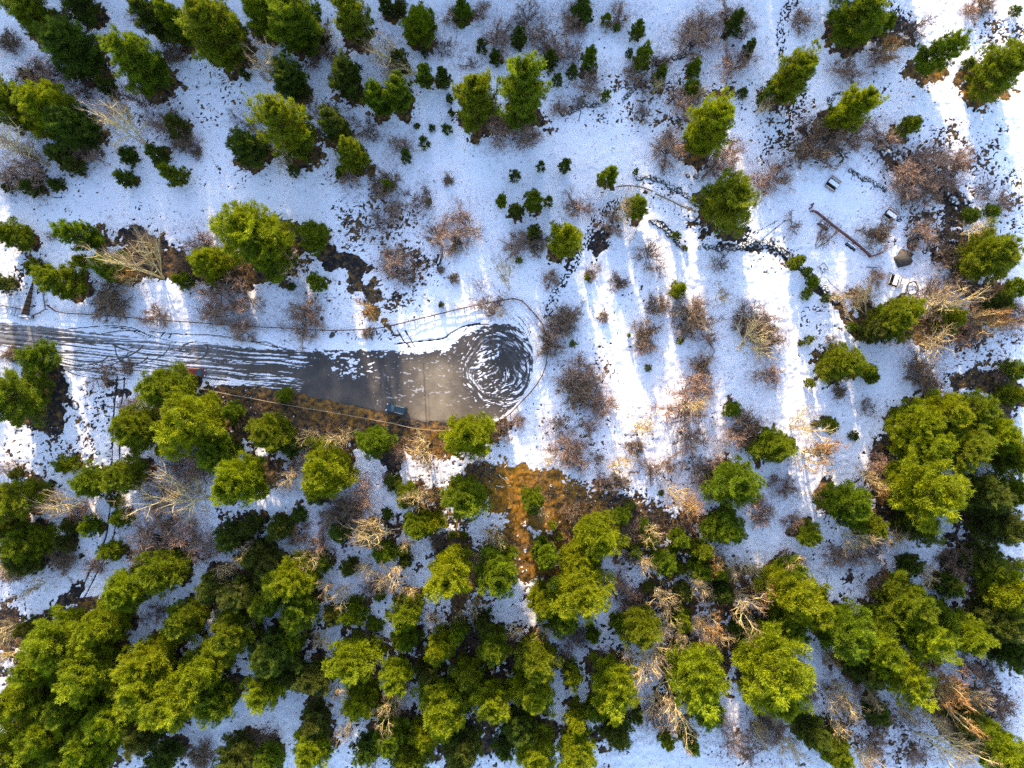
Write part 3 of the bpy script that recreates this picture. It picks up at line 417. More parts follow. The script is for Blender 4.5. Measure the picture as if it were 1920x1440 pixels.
# ------------------------------------------------------------------ ground, road
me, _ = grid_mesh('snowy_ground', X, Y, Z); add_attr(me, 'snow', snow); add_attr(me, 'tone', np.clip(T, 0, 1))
me.polygons.foreach_set('use_smooth', np.ones(len(me.polygons), bool))
link('snowy_ground', me, ground_mat(), kind='structure')

rx_ = np.arange(-104, 6, .13); ry_ = np.arange(-8.5, 14, .13); RX, RY = np.meshgrid(rx_, ry_); rp = RX*PPM+960; rq = 720-RY*PPM
jit = (fbm(rp, rq, 10, 301)-.5)*5
inside = inpoly(rp, rq+jit, ROAD)
keep = inside[:-1, :-1] & inside[1:, :-1] & inside[:-1, 1:] & inside[1:, 1:]
a5 = math.radians(5.2); U = rp*math.cos(a5)+rq*math.sin(a5); V = -rp*math.sin(a5)+rq*math.cos(a5)
V0 = -0*math.sin(a5)
vt = rq-np.interp(rp, [p[0] for p in ROAD_TOP], [p[1] for p in ROAD_TOP]); vb = np.interp(rp, [p[0] for p in ROAD_BOT[::-1]], [p[1] for p in ROAD_BOT[::-1]])-rq
wob = (vnoise(U, V, 60, 20, 310)-.5)*9
st = .5*vnoise(U, V+wob, 130, 1.8, 311)+.34*vnoise(U, V+wob, 60, 1.2, 312)+.16*vnoise(U, V, 9, 1.6, 313)
st = np.clip((st-.5)*2.0+.5, 0, 1)
cov = np.interp(rp, [0, 60, 110, 200, 320, 420, 480, 560, 610, 700, 860], [.22, .22, .32, .35, .28, .25, .28, .28, .08, -.02, -.02])
cov += .35*np.exp(-((rp-215)/110)**2-((vb-12)/22)**2)+.22*np.clip(1-vt/7, 0, 1)*(rp < 900)
cov -= .22*np.clip((rp-430)/60, 0, 1)*np.clip((vt-45)/20, 0, 1)*(rp < 700)
cov += .42*np.exp(-((vt-3)/7)**2)*(rp > 480)*(rp < 860)*np.clip(vnoise(rp, rq, 60, 30, 320)*1.8-.3, 0, 1)
cov += .33*np.exp(-((rp-665)/28)**2-((rq-685)/22)**2)+.3*np.exp(-((rp-500)/26)**2-((rq-715)/9)**2)
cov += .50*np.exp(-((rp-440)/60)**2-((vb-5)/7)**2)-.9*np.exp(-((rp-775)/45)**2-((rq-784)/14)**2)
patch = .6*vnoise(U, V, 8, 3.5, 330)+.4*vnoise(U, V, 3.2, 2.0, 331)
patch = np.clip((patch-.5)*2.2+.5, 0, 1)
k_ = np.clip((rp-560)/60, 0, 1); sn_line = np.where(rp < 860, st*(1-k_)+patch*k_, patch)
# streaks curved round the turning circle
dx, dy = rp-933, (rq-692)*1.0; rr = np.hypot(dx, dy); th = np.arctan2(dy, dx); wr = rr+(vnoise(rp, rq, 30, 30, 340)-.5)*10
px_, py_ = np.cos(th), np.sin(th)
def swirl(cx, cy, ex, ey, sd):
    ax, ay = (rp-cx)/ex, (rq-cy)/ey; r_ = np.hypot(ax, ay); t_ = np.arctan2(ay, ax); r_ = r_+(vnoise(rp, rq, 26, 26, sd)-.5)*16+2.2*t_
    a_ = (t_+9)*38; return .6*vnoise(r_, a_, 1.5, 15, sd+1)+.4*vnoise(r_, a_, 1.0, 5, sd+2)
pk = fbm(rp, rq, 60, 346, 2); ring = np.where(pk < .42, swirl(915, 712, 1, 1.15, 343), np.where(pk < .62, swirl(948, 688, .95, 1.1, 353), swirl(930, 675, 1.2, 1, 363)))
ring = np.where(rr > 52, swirl(934, 690, 1, 1.05, 373), ring)
diag = math.radians(-28); uu = rp*math.cos(diag)+rq*math.sin(diag); vv = -rp*math.sin(diag)+rq*math.cos(diag)
inn = .55*vnoise(uu, vv, 7, 2.6, 390)+.45*vnoise(uu, vv, 3.2, 1.5, 391); wi = np.clip((50-rr)/12, 0, 1)*np.clip((945-rp)/14, 0, 1)
ring = (ring*.85+.15*patch)*(1-wi)+inn*wi; ring = np.clip((ring-.5)*2.5+.5, 0, 1)
wsw = np.clip((82-np.hypot((rp-940), rq-690))/14, 0, 1)
csw = np.interp(rr, [0, 20, 30, 36, 46, 58, 66, 72, 90], [.20, .20, .22, .26, .36, .36, .48, .70, .95])
csw = csw-.21; csw += .28*np.exp(-((rp-900)/16)**2-((rq-715)/26)**2)+.50*np.exp(-((rp-922)/15)**2-((rq-662)/10)**2)+.25*np.exp(-((rp-905)/10)**2-((rq-672)/14)**2)+.22*np.exp(-((rp-952)/12)**2-((rq-700)/16)**2)+.2*np.exp(-((rp-942)/20)**2-((rq-725)/16)**2)-.25*np.exp(-((rp-893)/34)**2-((rq-640)/12)**2)-.15*np.exp(-((rp-880)/12)**2-((rq-690)/40)**2)-.22*np.exp(-((rp-950)/12)**2-((rq-665)/26)**2)
fld = sn_line*(1-wsw)+ring*wsw; cv = cov*(1-wsw)+csw*wsw
rs = np.clip((fld-(1-cv))*(5-2.2*wsw)+.5, 0, 1)
# grey slush film on the left part, wheel lines cut clean
film = np.clip(1-np.clip((rp-400)/130, 0, 1), 0, 1)*(.20+.22*vnoise(U, V, 50, 3, 350)); film = np.maximum(film, wsw*(.12+.22*ring)*(rr > 30))
rs = np.maximum(rs, film)
for off, x0, x1, w_ in ((14, 0, 560, 1.0), (22, 0, 640, 1.2), (33, 0, 620, 1.3), (41, 120, 600, 1.0), (8, 0, 330, .8), (52, 300, 600, 1.2), (60, 340, 560, 1.0)):
    d = np.abs(vt+(fbm(rp, rq*0, 90, 360+off, 2)-.5)*5-off); rs = np.where((rp > x0) & (rp < x1), np.minimum(rs, 1-np.clip(1.5-d/w_, 0, 1)*np.clip(fbm(rp, rq, 30, 370)*1.5, .2, 1)), rs)
for (cx, cy, ra, rb, a0, a1, w_) in ((175,640,95,38,.2,1.9,.9),(165,648,80,44,.3,1.9,.8),(150,655,60,30,.4,2.2,.8),(330,640,120,26,1.6,2.9,.8),(232,648,16,30,1.6,3.3,1.0),(400,655,60,18,-2.9,-1.8,.8),(300,655,90,34,-.3,2.6,.7),(250,640,70,42,.2,2.2,.7),(220,660,60,30,.3,2.4,.8),(940,690,60,58,-1.6,2.1,.9),(938,688,66,66,-2.4,1.9,.8),(936,690,52,50,-1.2,1.6,.8),(942,688,70,72,-.5,1.6,.8),(930,695,42,44,-2,1.5,.7)):
    e = np.hypot((rp-cx)/ra, (rq-cy)/rb); tt = np.arctan2((rq-cy)/rb, (rp-cx)/ra); d = np.abs(e-1)*min(ra, rb)
    on = (tt > a0) & (tt < a1); rs = np.where(on, np.minimum(rs, 1-np.clip(1.5-d/w_, 0, 1)), rs)
rt = .40+.46*np.exp(-((rp-815)/55)**2)*np.clip((rq-665)/20, 0, 1)+.20*np.exp(-((rp-628)/9)**2)*(rq > 690)+.12*np.clip((rq-740)/30, 0, 1)-.12*np.exp(-((rp-700)/90)**2-((rq-675)/12)**2)-.1*np.exp(-((rp-605)/22)**2-((rq-675)/16)**2)
rt += .10*(fbm(rp, rq, 70, 380)-.5)-.30*np.clip(1-vb/5, 0, 1)*(rp > 640)-.28*np.exp(-((rp-(795+(rq-700)*.05))/1.3)**2)*(rq > 680)-.2*np.exp(-((rp-(802+(rq-700)*.04))/1.0)**2)*(rq > 740)-.22*wsw
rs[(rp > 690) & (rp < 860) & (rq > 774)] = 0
me, sel = grid_mesh('road', RX, RY, np.full(RX.shape, .012)+.02*rs, keep); add_attr(me, 'snow', rs.reshape(-1)[sel]); add_attr(me, 'tone', np.clip(rt, 0, 1).reshape(-1)[sel])
link('road', me, road_mat(), kind='structure')

# ------------------------------------------------------------------ pine prototypes
def blades(pos, dirs, L, Wd, k, rng, spread=.9):
    n = len(pos); pos = np.repeat(pos, k, 0); d = np.repeat(dirs, k, 0)+rng.normal(0, spread*.5, (n*k, 3)); d /= np.linalg.norm(d, axis=1, keepdims=True)+1e-9
    s = np.cross(d, rng.normal(0, 1, (n*k, 3))); s /= np.linalg.norm(s, axis=1, keepdims=True)+1e-9
    l = (L*rng.uniform(.65, 1.25, n*k))[:, None]; w = Wd*rng.uniform(.7, 1.3, n*k)[:, None]
    v = np.stack([pos, pos+d*l*.45+s*w*.5, pos+d*l, pos+d*l*.45-s*w*.5], 1).reshape(-1, 3)
    return v, np.arange(n*k*4).reshape(-1, 4)
def profile(kind, t):
    if kind == 'round': return (1-t**2.6)**.62*(.62+.38*np.minimum(1, t*2.6))
    if kind == 'cone': return (1-t)**.72*(.75+.25*np.minimum(1, t*6))*1.05
    return (1-t**1.8)**.75*(.72+.28*np.minimum(1, t*4))
def make_crown(seed, R, Ht, kind, nb, nt_, bl, bw, k):
    r = np.random.default_rng(seed); z0 = Ht*.11; pos = []; dr = []; sh = []; limbs = []
    ph = r.uniform(0, 6.28, 4)
    for i in range(nb):
        t = (i+r.uniform(0, 1))/nb; t = 1-(1-t)**.9; az = i*2.39996+r.normal(0, .25)
        lob = 1+.13*math.sin(2*az+ph[0]+t*3)+.10*math.sin(3*az+ph[1]-t*5)+.07*math.sin(5*az+ph[2]+t*7)
        ln = R*float(profile(kind, np.array(t)))*lob*r.choice([r.uniform(.5, .8), r.uniform(.8, 1.02), r.uniform(1.0, 1.2)], p=[.3, .45, .25]); up = math.radians(8+62*t**1.6+r.normal(0, 7))
        ln3 = ln/max(math.cos(up), .5); base = np.array([0, 0, z0+(Ht*.96-z0)*t-.10*ln]); d = np.array([math.cos(az)*math.cos(up), math.sin(az)*math.cos(up), math.sin(up)])
        side = np.array([-math.sin(az), math.cos(az), 0]); upv = np.cross(d, side); tip = base+d*ln3; limbs.append((base, tip, ln))
        m_ = max(6, int(nt_*(.45+.55*ln/R))); u = 1-r.random(m_)**1.5*.75; w_ = r.normal(0, 1, m_)*.19*ln3*(1.35-u*1.05)+r.normal(0, .02*R, m_); q = r.normal(0, 1, m_)*.055*ln3
        p = base+d*(u*ln3)[:, None]+side*w_[:, None]+np.array([0, 0, 1.])*(q+.05*ln3*u)[:, None]
        dd = d*.7+side*(np.sign(w_)*np.minimum(abs(w_)/(.2*ln3+1e-6), 1)*.6)[:, None]+np.array([0, 0, .55]); pos.append(p); dr.append(dd/np.linalg.norm(dd, axis=1, keepdims=True))
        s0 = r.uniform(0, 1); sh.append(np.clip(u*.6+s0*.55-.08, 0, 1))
    pos = np.concatenate(pos); dr = np.concatenate(dr); sh = np.concatenate(sh)
    v, f = blades(pos, dr, bl, bw, k, r); me = bpy.data.meshes.new('crown'); set_mesh(me, v, f); add_attr(me, 'shade', np.repeat(np.repeat(sh, k), 4)); return me, limbs
def tube_mesh(name, segs, sides=4):
    A = np.array([s[0] for s in segs], float); B = np.array([s[1] for s in segs], float); ra = np.array([s[2] for s in segs])[:, None]; rb = np.array([s[3] for s in segs])[:, None]
    d = B-A; d /= np.linalg.norm(d, axis=1, keepdims=True)+1e-9; s = np.cross(d, np.array([.31, .17, .93])); s /= np.linalg.norm(s, axis=1, keepdims=True)+1e-9; t = np.cross(d, s)
    vs = []
    for k in range(sides):
        a = 2*math.pi*k/sides; o = s*math.cos(a)+t*math.sin(a); vs.append(A+o*ra); vs.append(B+o*rb)
    v = np.stack(vs, 1).reshape(-1, 3); n = len(segs); base = np.arange(n)[:, None]*sides*2; fs = []
    for k in range(sides):
        j = (k+1) % sides; fs.append(base+np.array([[2*k, 2*j, 2*j+1, 2*k+1]]))
    me = bpy.data.meshes.new(name); set_mesh(me, v, np.stack(fs, 1).reshape(-1, 4)); return me
def trunk_mesh(seed, Ht, r0, limbs, frac=.5):
    r = np.random.default_rng(seed); n = 8; pts = [np.array([r.normal(0, .012*Ht)*(k > 0), r.normal(0, .012*Ht)*(k > 0), Ht*.97*k/n]) for k in range(n+1)]
    segs = [(pts[k]+(np.array([0, 0, -.4]) if k == 0 else 0), pts[k+1], r0*(1-k/n*.9), r0*(1-(k+1)/n*.9)) for k in range(n)]
    for i, (a, b, ln) in enumerate(limbs):
        if r.random() < frac: segs.append((a, a+(b-a)*.85, r0*.22, r0*.05))
    return tube_mesh('trunk', segs, 6)
PROTO = {}
specs = {'L': (5.0, 14., 124, 66, .74, .075, 9), 'M': (3.4, 10., 90, 48, .64, .07, 9), 'S': (1.9, 5.5, 50, 30, .52, .06, 9), 'T': (.9, 2., 24, 15, .38, .05, 8)}
kinds = {'L': ['round', 'egg', 'round', 'egg', 'egg'], 'M': ['egg', 'cone', 'egg', 'round'], 'S': ['cone', 'egg', 'cone'], 'T': ['egg', 'cone']}
for sz, (R0, H0, nb, nt_, bl, bw, k) in specs.items():
    for i, kd in enumerate(kinds[sz]):
        cm, limbs = make_crown(100+ord(sz)+i*7, R0, H0, kd, nb, nt_, bl, bw, k)
        PROTO[sz, i] = (cm, trunk_mesh(i+5, H0, R0*.045+.03, limbs), R0, H0)
CROWNS = {}
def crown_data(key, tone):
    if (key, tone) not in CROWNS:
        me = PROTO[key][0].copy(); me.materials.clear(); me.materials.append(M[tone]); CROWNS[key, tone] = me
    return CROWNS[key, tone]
for k_p in PROTO.values(): k_p[1].materials.append(M['bark'])

# ------------------------------------------------------------------ labels
LM = [('the dark parked car', 745, 767), ('the red parked car', 368, 697), ('the swirled turning circle', 935, 690), ('the lone roadside bench', 824, 487), ('the tapering plank wall', 50, 560), ('the uppermost picnic table', 1559, 346),
 ('the lowest picnic table', 1676, 526), ('the zigzag brown fence', 1580, 435), ('the orange bare patch', 975, 945), ('the huge fan-shaped birch', 325, 915), ('the log steps', 1588, 582), ('the fence corner by the circle', 1020, 625),
 ('the mossy strip above the road', 650, 500), ('the rut crossing bar', 212, 762), ('the top left corner', 0, 0), ('the top edge middle', 960, 0), ('the top right corner', 1920, 0), ('the right edge middle', 1920, 720), ('the bottom right corner', 1920, 1440),
 ('the bottom edge middle', 960, 1440), ('the bottom left corner', 0, 1440), ('the left edge middle', 0, 720), ('the top edge left quarter', 480, 0), ('the top edge right quarter', 1440, 0), ('the bottom edge left quarter', 480, 1440), ('the bottom edge right quarter', 1440, 1440),
 ('the right edge upper quarter', 1920, 360), ('the right edge lower quarter', 1920, 1080), ('the left edge upper quarter', 0, 360), ('the left edge lower quarter', 0, 1080), ('the long yellow birch', 1262, 1340), ('the wire square frame', 1542, 503),
 ('the fanned white birch', 1218, 1235), ('the big brown birch bush', 1415, 640), ('the pale rail walkway', 1265, 382)]
ORD = ['nearest', 'second', 'third', 'fourth', 'fifth', 'sixth', 'seventh', 'eighth', 'ninth', 'tenth', 'eleventh', 'twelfth']
def direction(dx, dy):
    a = (math.degrees(math.atan2(-dy, dx))+360) % 360
    return ['right of', 'upper right of', 'above', 'upper left of', 'left of', 'lower left of', 'below', 'lower right of'][int((a+22.5)//45) % 8]
def label_all(items):           # items: (object, x, y, look, noun)
    g = {}
    for it in items:
        lm = min(LM, key=lambda l: math.hypot(it[1]-l[1], it[2]-l[2])+(25 if 'edge' in l[0] or 'corner' in l[0] else 0)); d = math.hypot(it[1]-lm[1], it[2]-lm[2])
        g.setdefault((it[4], lm[0], direction(it[1]-lm[1], it[2]-lm[2])), []).append((d, it))
    for (noun, lm, di), l in g.items():
        l.sort(key=lambda q: q[0])
        for i, (d, it) in enumerate(l):
            it[0]['label'] = f"{it[3]} {noun}, {ORD[min(i, 11)] + ' ' if len(l) > 1 or i else ''}{di} {lm}"
def spread_word(ws, i): return ws[i % len(ws)]

items = []
for idx, (cx, cy, R, tone, x, y, r, h) in enumerate(PI):
    sz = 'L' if R > 33 else 'M' if R > 22 else 'S' if R > 11 else 'T'; v = idx % len(kinds[sz]); key = (sz, v); cm, tm, R0, H0 = PROTO[key]
    nm, cat, noun = ('pine_tree', 'pine tree', 'pine') if R > 22 else ('young_pine', 'young pine', 'young pine') if R > 11 else ('evergreen_shrub', 'shrub', 'evergreen shrub')
    o = thing(nm, '', cat, (x, y, ground_z(x, y)-.05), random.uniform(0, 6.28), {'pine_tree': 'tall pines in the snowy woodland', 'young_pine': 'young pines scattered over the snow', 'evergreen_shrub': 'low evergreen shrubs on the snow'}[nm])
    o.scale = (r/R0*1.05, r/R0*1.05, h/H0)
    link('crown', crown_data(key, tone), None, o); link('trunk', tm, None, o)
    size = 'very large' if R > 46 else 'large' if R > 36 else 'medium' if R > 22 else 'small' if R > 11 else 'tiny'
    items.append((o, cx, cy, size+{'b': ' yellow green', 'm': ' green', 'd': ' dark green'}[tone], noun))

# ------------------------------------------------------------------ leafless shrubs and birches
def grow(seed, kind):
    r = np.random.default_rng(seed); segs = []; tw = []
    def unit(v): return v/(np.linalg.norm(v)+1e-9)
    def branch(p, d, L, rad, lev, maxl, nch, twn, curl, upw):
        n = 4 if lev == 0 else 3; q = p; dd = d; pts = [p]
        for k in range(n):
            dd = unit(dd+r.normal(0, curl, 3)+np.array([0, 0, upw])); q2 = q+dd*L/n; segs.append((q, q2, rad*(1-k/n*.5), rad*(1-(k+1)/n*.5), lev)); q = q2; pts.append(q)
        if lev < maxl:
            for c in range(nch[lev]):
                t = r.uniform(.3, 1.0) if lev else r.uniform(.35, 1.0); i = min(int(t*n), n-1); b = pts[i]+(pts[i+1]-pts[i])*(t*n-i)
                s = unit(dd+r.normal(0, .62, 3)+np.array([0, 0, .12])); branch(b, s, L*r.uniform(.42, .68), rad*.58, lev+1, maxl, nch, twn, curl, upw)
        else:
            for c in range(twn):
                t = r.uniform(0, 1); i = min(int(t*n), n-1); b = pts[i]+(pts[i+1]-pts[i])*(t*n-i); tw.append((b, unit(dd+r.normal(0, .7, 3)), L*r.uniform(.35, .95)))
    if kind in 'pdt':
        ns = {'p': 13, 'd': 18, 't': 7}[kind]
        for i in range(ns):
            az = i*2.4+r.normal(0, .3); el = math.radians(r.uniform(22, 80)); d = np.array([math.cos(az)*math.cos(el), math.sin(az)*math.cos(el), math.sin(el)])
            branch(np.array([math.cos(az)*.06, math.sin(az)*.06, -.05]), d, r.uniform(1.3, 2.4), .045, 0, 2, [5, 5], {'p': 6, 'd': 8, 't': 5}[kind], .10, .03)
    else:
        ns = 3 if kind == 'b' else 4
        for i in range(ns):
            az = i*2*math.pi/ns+r.normal(0, .5); el = math.radians(r.uniform(55, 80)); d = np.array([math.cos(az)*math.cos(el), math.sin(az)*math.cos(el), math.sin(el)])
            branch(np.array([math.cos(az)*.05, math.sin(az)*.05, -.1]), d, r.uniform(4.5, 6), .14, 0, 3, [7, 4, 3], 6 if kind == 'b' else 10, .15, .04)
    allp = np.array([s[1] for s in segs]); c = np.percentile(np.hypot(allp[:, 0], allp[:, 1]), 93); hh = np.percentile(allp[:, 2], 98)
    b = tube_mesh('branches', [s for s in segs if s[4] < 3], 4)
    p = np.array([t[0] for t in tw]); d = np.array([t[1] for t in tw]); l = np.array([t[2] for t in tw]); s = np.cross(d, r.normal(0, 1, d.shape)); s /= np.linalg.norm(s, axis=1, keepdims=True)
    w = {'p': .020, 'd': .026, 't': .020, 'b': .022, 'o': .028}[kind]
    e = p+d*l[:, None]; m_ = p+d*l[:, None]*.5+r.normal(0, 1, p.shape)*l[:, None]*.07; v = np.stack([p-s*w, p+s*w, m_+s*w*.8, m_-s*w*.8], 1).reshape(-1, 3); v2 = np.stack([m_-s*w*.8, m_+s*w*.8, e+s*w*.2, e-s*w*.2], 1).reshape(-1, 3)
    f = np.arange(len(v)).reshape(-1, 4); tm = bpy.data.meshes.new('twigs'); set_mesh(tm, np.concatenate([v, v2]), np.concatenate([f, f+len(v)])); return b, tm, c, hh
BM = {'p': ('darkt', 'pinkt'), 'd': ('darkt', 'brownt'), 't': ('darkt', 'darkt'), 'b': ('tanb', 'tant'), 'o': ('tanb', 'oranget')}
BP = {}
for kd, nv in (('p', 5), ('d', 3), ('t', 3), ('b', 5), ('o', 2)):
    for i in range(nv):
        b_, t_, c_, h_ = grow(500+ord(kd)*3+i, kd); b_.materials.append(M[BM[kd][0]]); t_.materials.append(M[BM[kd][1]]); BP[kd, i] = (b_, t_, c_, h_)
NV = {'p': 5, 'd': 3, 't': 3, 'b': 5, 'o': 2}
for idx, e in enumerate(BARE):
    cx, cy, R, kd = e[:4]; tree = kd in 'bo'
    b_, t_, c_, h_ = BP[kd, idx % NV[kd]]
    x, y, r, h = solve(cx, cy, R, R*1.1, 1.35 if tree else .38, 1.5 if tree else .55, .2 if tree else .0, 1.4 if tree else .5)
    h = max(min(h, 12), .8); tilt = None
    if len(e) > 4:
        bx, by, _ = P(e[4], e[5]); s = (H-h*.55)/H; wx_, wy_ = (cx-960)/PPM*s, (720-cy)/PPM*s; h = max(h, 3.5)
        ox, oy = wx_-bx, wy_-by; off = math.hypot(ox, oy); tilt = (min(math.atan2(off, h*.6), math.radians(62)), math.atan2(oy, ox)); x, y = bx, by
        h = math.hypot(h, off)*1.05
    nm, cat = ('birch_tree', 'birch tree') if tree else ('leafless_shrub', 'leafless shrub')
    look = {'p': 'pinkish brown', 'd': 'dense dark brown', 't': 'thin dark twigged', 'b': 'bare pale branched', 'o': 'bare orange brown'}[kd]; size = 'very large' if R > 42 else 'large' if R > 30 else 'medium' if R > 20 else 'small'
    o = thing(nm, '', cat, (x, y, ground_z(x, y)-.03), 0, 'bare birches among the pines' if tree else 'leafless shrubs poking out of the snow')
    sc = r*.98/c_; rz = Matrix.Rotation(random.uniform(0, 6.28), 4, 'Z'); mt = rz
    if tilt: ax = Vector((-math.sin(tilt[1]), math.cos(tilt[1]), 0)); mt = Matrix.Rotation(tilt[0], 4, ax) @ rz
    o.rotation_euler = mt.to_euler(); o.scale = (sc, sc, h/h_)
    link('branches', b_, None, o); link('twigs', t_, None, o)
    items.append((o, cx, cy, size+' '+look, 'birch' if tree else 'leafless shrub'))
label_all(items)

# ------------------------------------------------------------------ small scattered stuff
def scatter(cnt, weight, seed):
    r = np.random.default_rng(seed); ok = (np.abs(X) < 103) & (np.abs(Y) < 78) & (road_m < .5); w = np.where(ok, weight, 0).ravel(); w /= w.sum()
    i = r.choice(len(w), cnt, p=w); return np.stack([X.ravel()[i]+r.uniform(-.1, .1, cnt), Y.ravel()[i]+r.uniform(-.1, .1, cnt), Z.ravel()[i]], 1)
r = np.random.default_rng(11)
pts = scatter(9000, (D+.04)**1.3*(1-snow*.75)+.002, 12); up = np.tile([0, 0, 1.], (len(pts), 1))
v, f = blades(pts+[0, 0, .02], up, .42, .05, 7, r, 1.5); me = bpy.data.meshes.new('dry_heather'); set_mesh(me, v, f)
link('dry_heather', me, M['brownt'], kind='stuff', label='dark dry heather tufts dotted through the thin snow', category='heather')
HZ = np.zeros_like(X)
for e in BARE:
    m0 = 2.2*e[2]; ix = np.where(np.abs(GX*PPM+960-e[0]) < m0)[0]; iy = np.where(np.abs(720-GY*PPM-e[1]) < m0)[0]
    if len(ix) and len(iy):
        sl_ = (slice(iy[0], iy[-1]+1), slice(ix[0], ix[-1]+1)); HZ[sl_] += np.clip(1.15-np.hypot(wx[sl_]-e[0], wy[sl_]-e[1])/(1.75*e[2]), 0, 1)*(.6 if e[3] in 'bo' else 1)
HZ = np.clip(HZ, 0, 1.3)*(.3+fbm(PXg, PYg, 26, 400, 3)**2*2)+.10*D+.02+.38*np.clip((PYg-900)/120, 0, 1)*fbm(PXg, PYg, 40, 405)**2*2+.25*np.exp(-((PXg-1080)/260)**2-((PYg-130)/90)**2)*fbm(PXg, PYg, 30, 406)
pts = scatter(130000, HZ, 15); u_ = r.normal(0, 1, pts.shape); u_[:, 2] = np.abs(u_[:, 2])*.8+.25; u_ /= np.linalg.norm(u_, axis=1, keepdims=True); pts[:, 2] += r.uniform(0, .8, len(pts))*np.minimum(1, r.random(len(pts))*2)
v, f = blades(pts, u_, .85, .036, 2, r, .5); me = bpy.data.meshes.new('twiggy_undergrowth'); set_mesh(me, v, f)
link('twiggy_undergrowth', me, plain('undergrowth_twigs', (.25, .155, .105), .85, .45, .6), kind='stuff', label='tangled fine brown twigs between the shrubs', category='undergrowth')
pts = scatter(3500, np.clip(F, 0, 1.4)**1.5*(T > .3)*(soft < .2), 13); v, f = blades(pts, np.tile([0, 0, 1.], (len(pts), 1)), .38, .07, 8, r, 1.6); me = bpy.data.meshes.new('dry_grass'); set_mesh(me, v, f)
link('dry_grass', me, plain('dry_grass', (.26, .17, .05), .85, .4, .8), kind='stuff', label='ochre dry grass on the snow-free ground between the pines', category='dry grass')

def rocks_mesh(name, centers, sizes, seed, flat=.7):
    r = np.random.default_rng(seed); bm = bmesh.new(); bmesh.ops.create_icosphere(bm, subdivisions=2, radius=1); bv = np.array([v.co[:] for v in bm.verts]); bf = np.array([[v.index for v in f.verts] for f in bm.faces]); bm.free()
    V_, F_ = [], []
    for i, (c, s) in enumerate(zip(centers, sizes)):
        k = r.normal(0, 1, (5, 3)); disp = 1+.16*np.sin(bv@k[0]*2.2+r.uniform(0, 6))+.12*np.sin(bv@k[1]*3+r.uniform(0, 6))+.07*np.sin(bv@k[2]*5)
        a = r.uniform(0, 6.28); sc = np.array([r.uniform(.75, 1.35), r.uniform(.65, 1.1), flat*r.uniform(.7, 1.1)]); w = bv*disp[:, None]*sc*s; ca, sa = math.cos(a), math.sin(a)
        w = np.stack([w[:, 0]*ca-w[:, 1]*sa, w[:, 0]*sa+w[:, 1]*ca, w[:, 2]], 1)+np.array(c); V_.append(w); F_.append(bf+i*len(bv))
    me = bpy.data.meshes.new(name); set_mesh(me, np.concatenate(V_), np.concatenate(F_)); return me
pts = scatter(1500, (D > .3)*(1-snow)*1.0+(D > .5)*.05+.0008, 14); link('lava_stones', rocks_mesh('lava_stones', pts, np.random.default_rng(2).uniform(.08, .24, len(pts)), 3), M['rock'], kind='stuff', label='small dark lava stones scattered in the thin snow', category='lava stones')

WALLS = [([(1310,462),(1345,466),(1385,464),(1410,456),(1440,458),(1465,470),(1480,486),(1500,502),(1520,517),(1538,534),(1552,552),(1572,566)], .42, 'long dark lava stone wall curving past the wire square frame', 1.5),
 ([(1190,338),(1215,332),(1240,342),(1262,352),(1290,372),(1310,386)], .34, 'lava stone wall just above the pale rail walkway'),
 ([(1215,412),(1240,424),(1258,442),(1276,462)], .40, 'short dark stone wall stepping down below the rail walkway'),
 ([(1045,200),(1060,213),(1078,206),(1090,197),(1122,198)], .36, 'wavy dark stone edge right of the large pines at top'),
 ([(1255,108),(1275,106),(1292,96),(1300,84)], .36, 'short curved stone edge under the pink shrubs near the top'),
 ([(1165,190),(1180,175),(1190,165)], .3, 'little dark stone edge sloping up to the right'),
 ([(1632,275),(1665,290),(1690,302),(1720,320),(1750,340),(1775,362),(1795,385)], .62, 'broad dark lava ledge descending right of the picnic area'),
 ([(1590,318),(1612,332),(1640,345),(1662,356)], .32, 'thin stone line right of the uppermost picnic table'),
 ([(1733,472),(1748,462),(1765,455),(1790,452)], .42, 'rubble stone wall leading from the boulders to a pine'),
 ([(1552,182),(1555,196),(1565,178),(1580,176)], .26, 'small curved stone edge left of a yellow green pine')]
for wdef in WALLS:
    ptsw, s, lab = wdef[:3]; q = smooth_line(ptsw, 10); q = [P(*p) for p in q]; cs = []; ss = []; rr_ = np.random.default_rng(len(lab))
    acc = 0
    for a, b in zip(q[:-1], q[1:]):
        L = math.dist(a[:2], b[:2]); acc += L
        while acc > s*.8:
            acc -= s*.8
            for _ in range(2):
                x = b[0]+rr_.normal(0, s*.5); y = b[1]+rr_.normal(0, s*.5); cs.append((x, y, ground_z(x, y)+s*.35)); ss.append(s*rr_.uniform(.5, 1.15))
    x0, y0 = q[len(q)//2][:2]; me = rocks_mesh('stone_wall', [(c[0]-x0, c[1]-y0, c[2]) for c in cs], ss, len(cs)); o = link('stone_wall', me, M['rock']); o.location = (x0, y0, 0); o['label'] = lab; o['category'] = 'stone wall'; o['group'] = 'lava stone walls and edges'
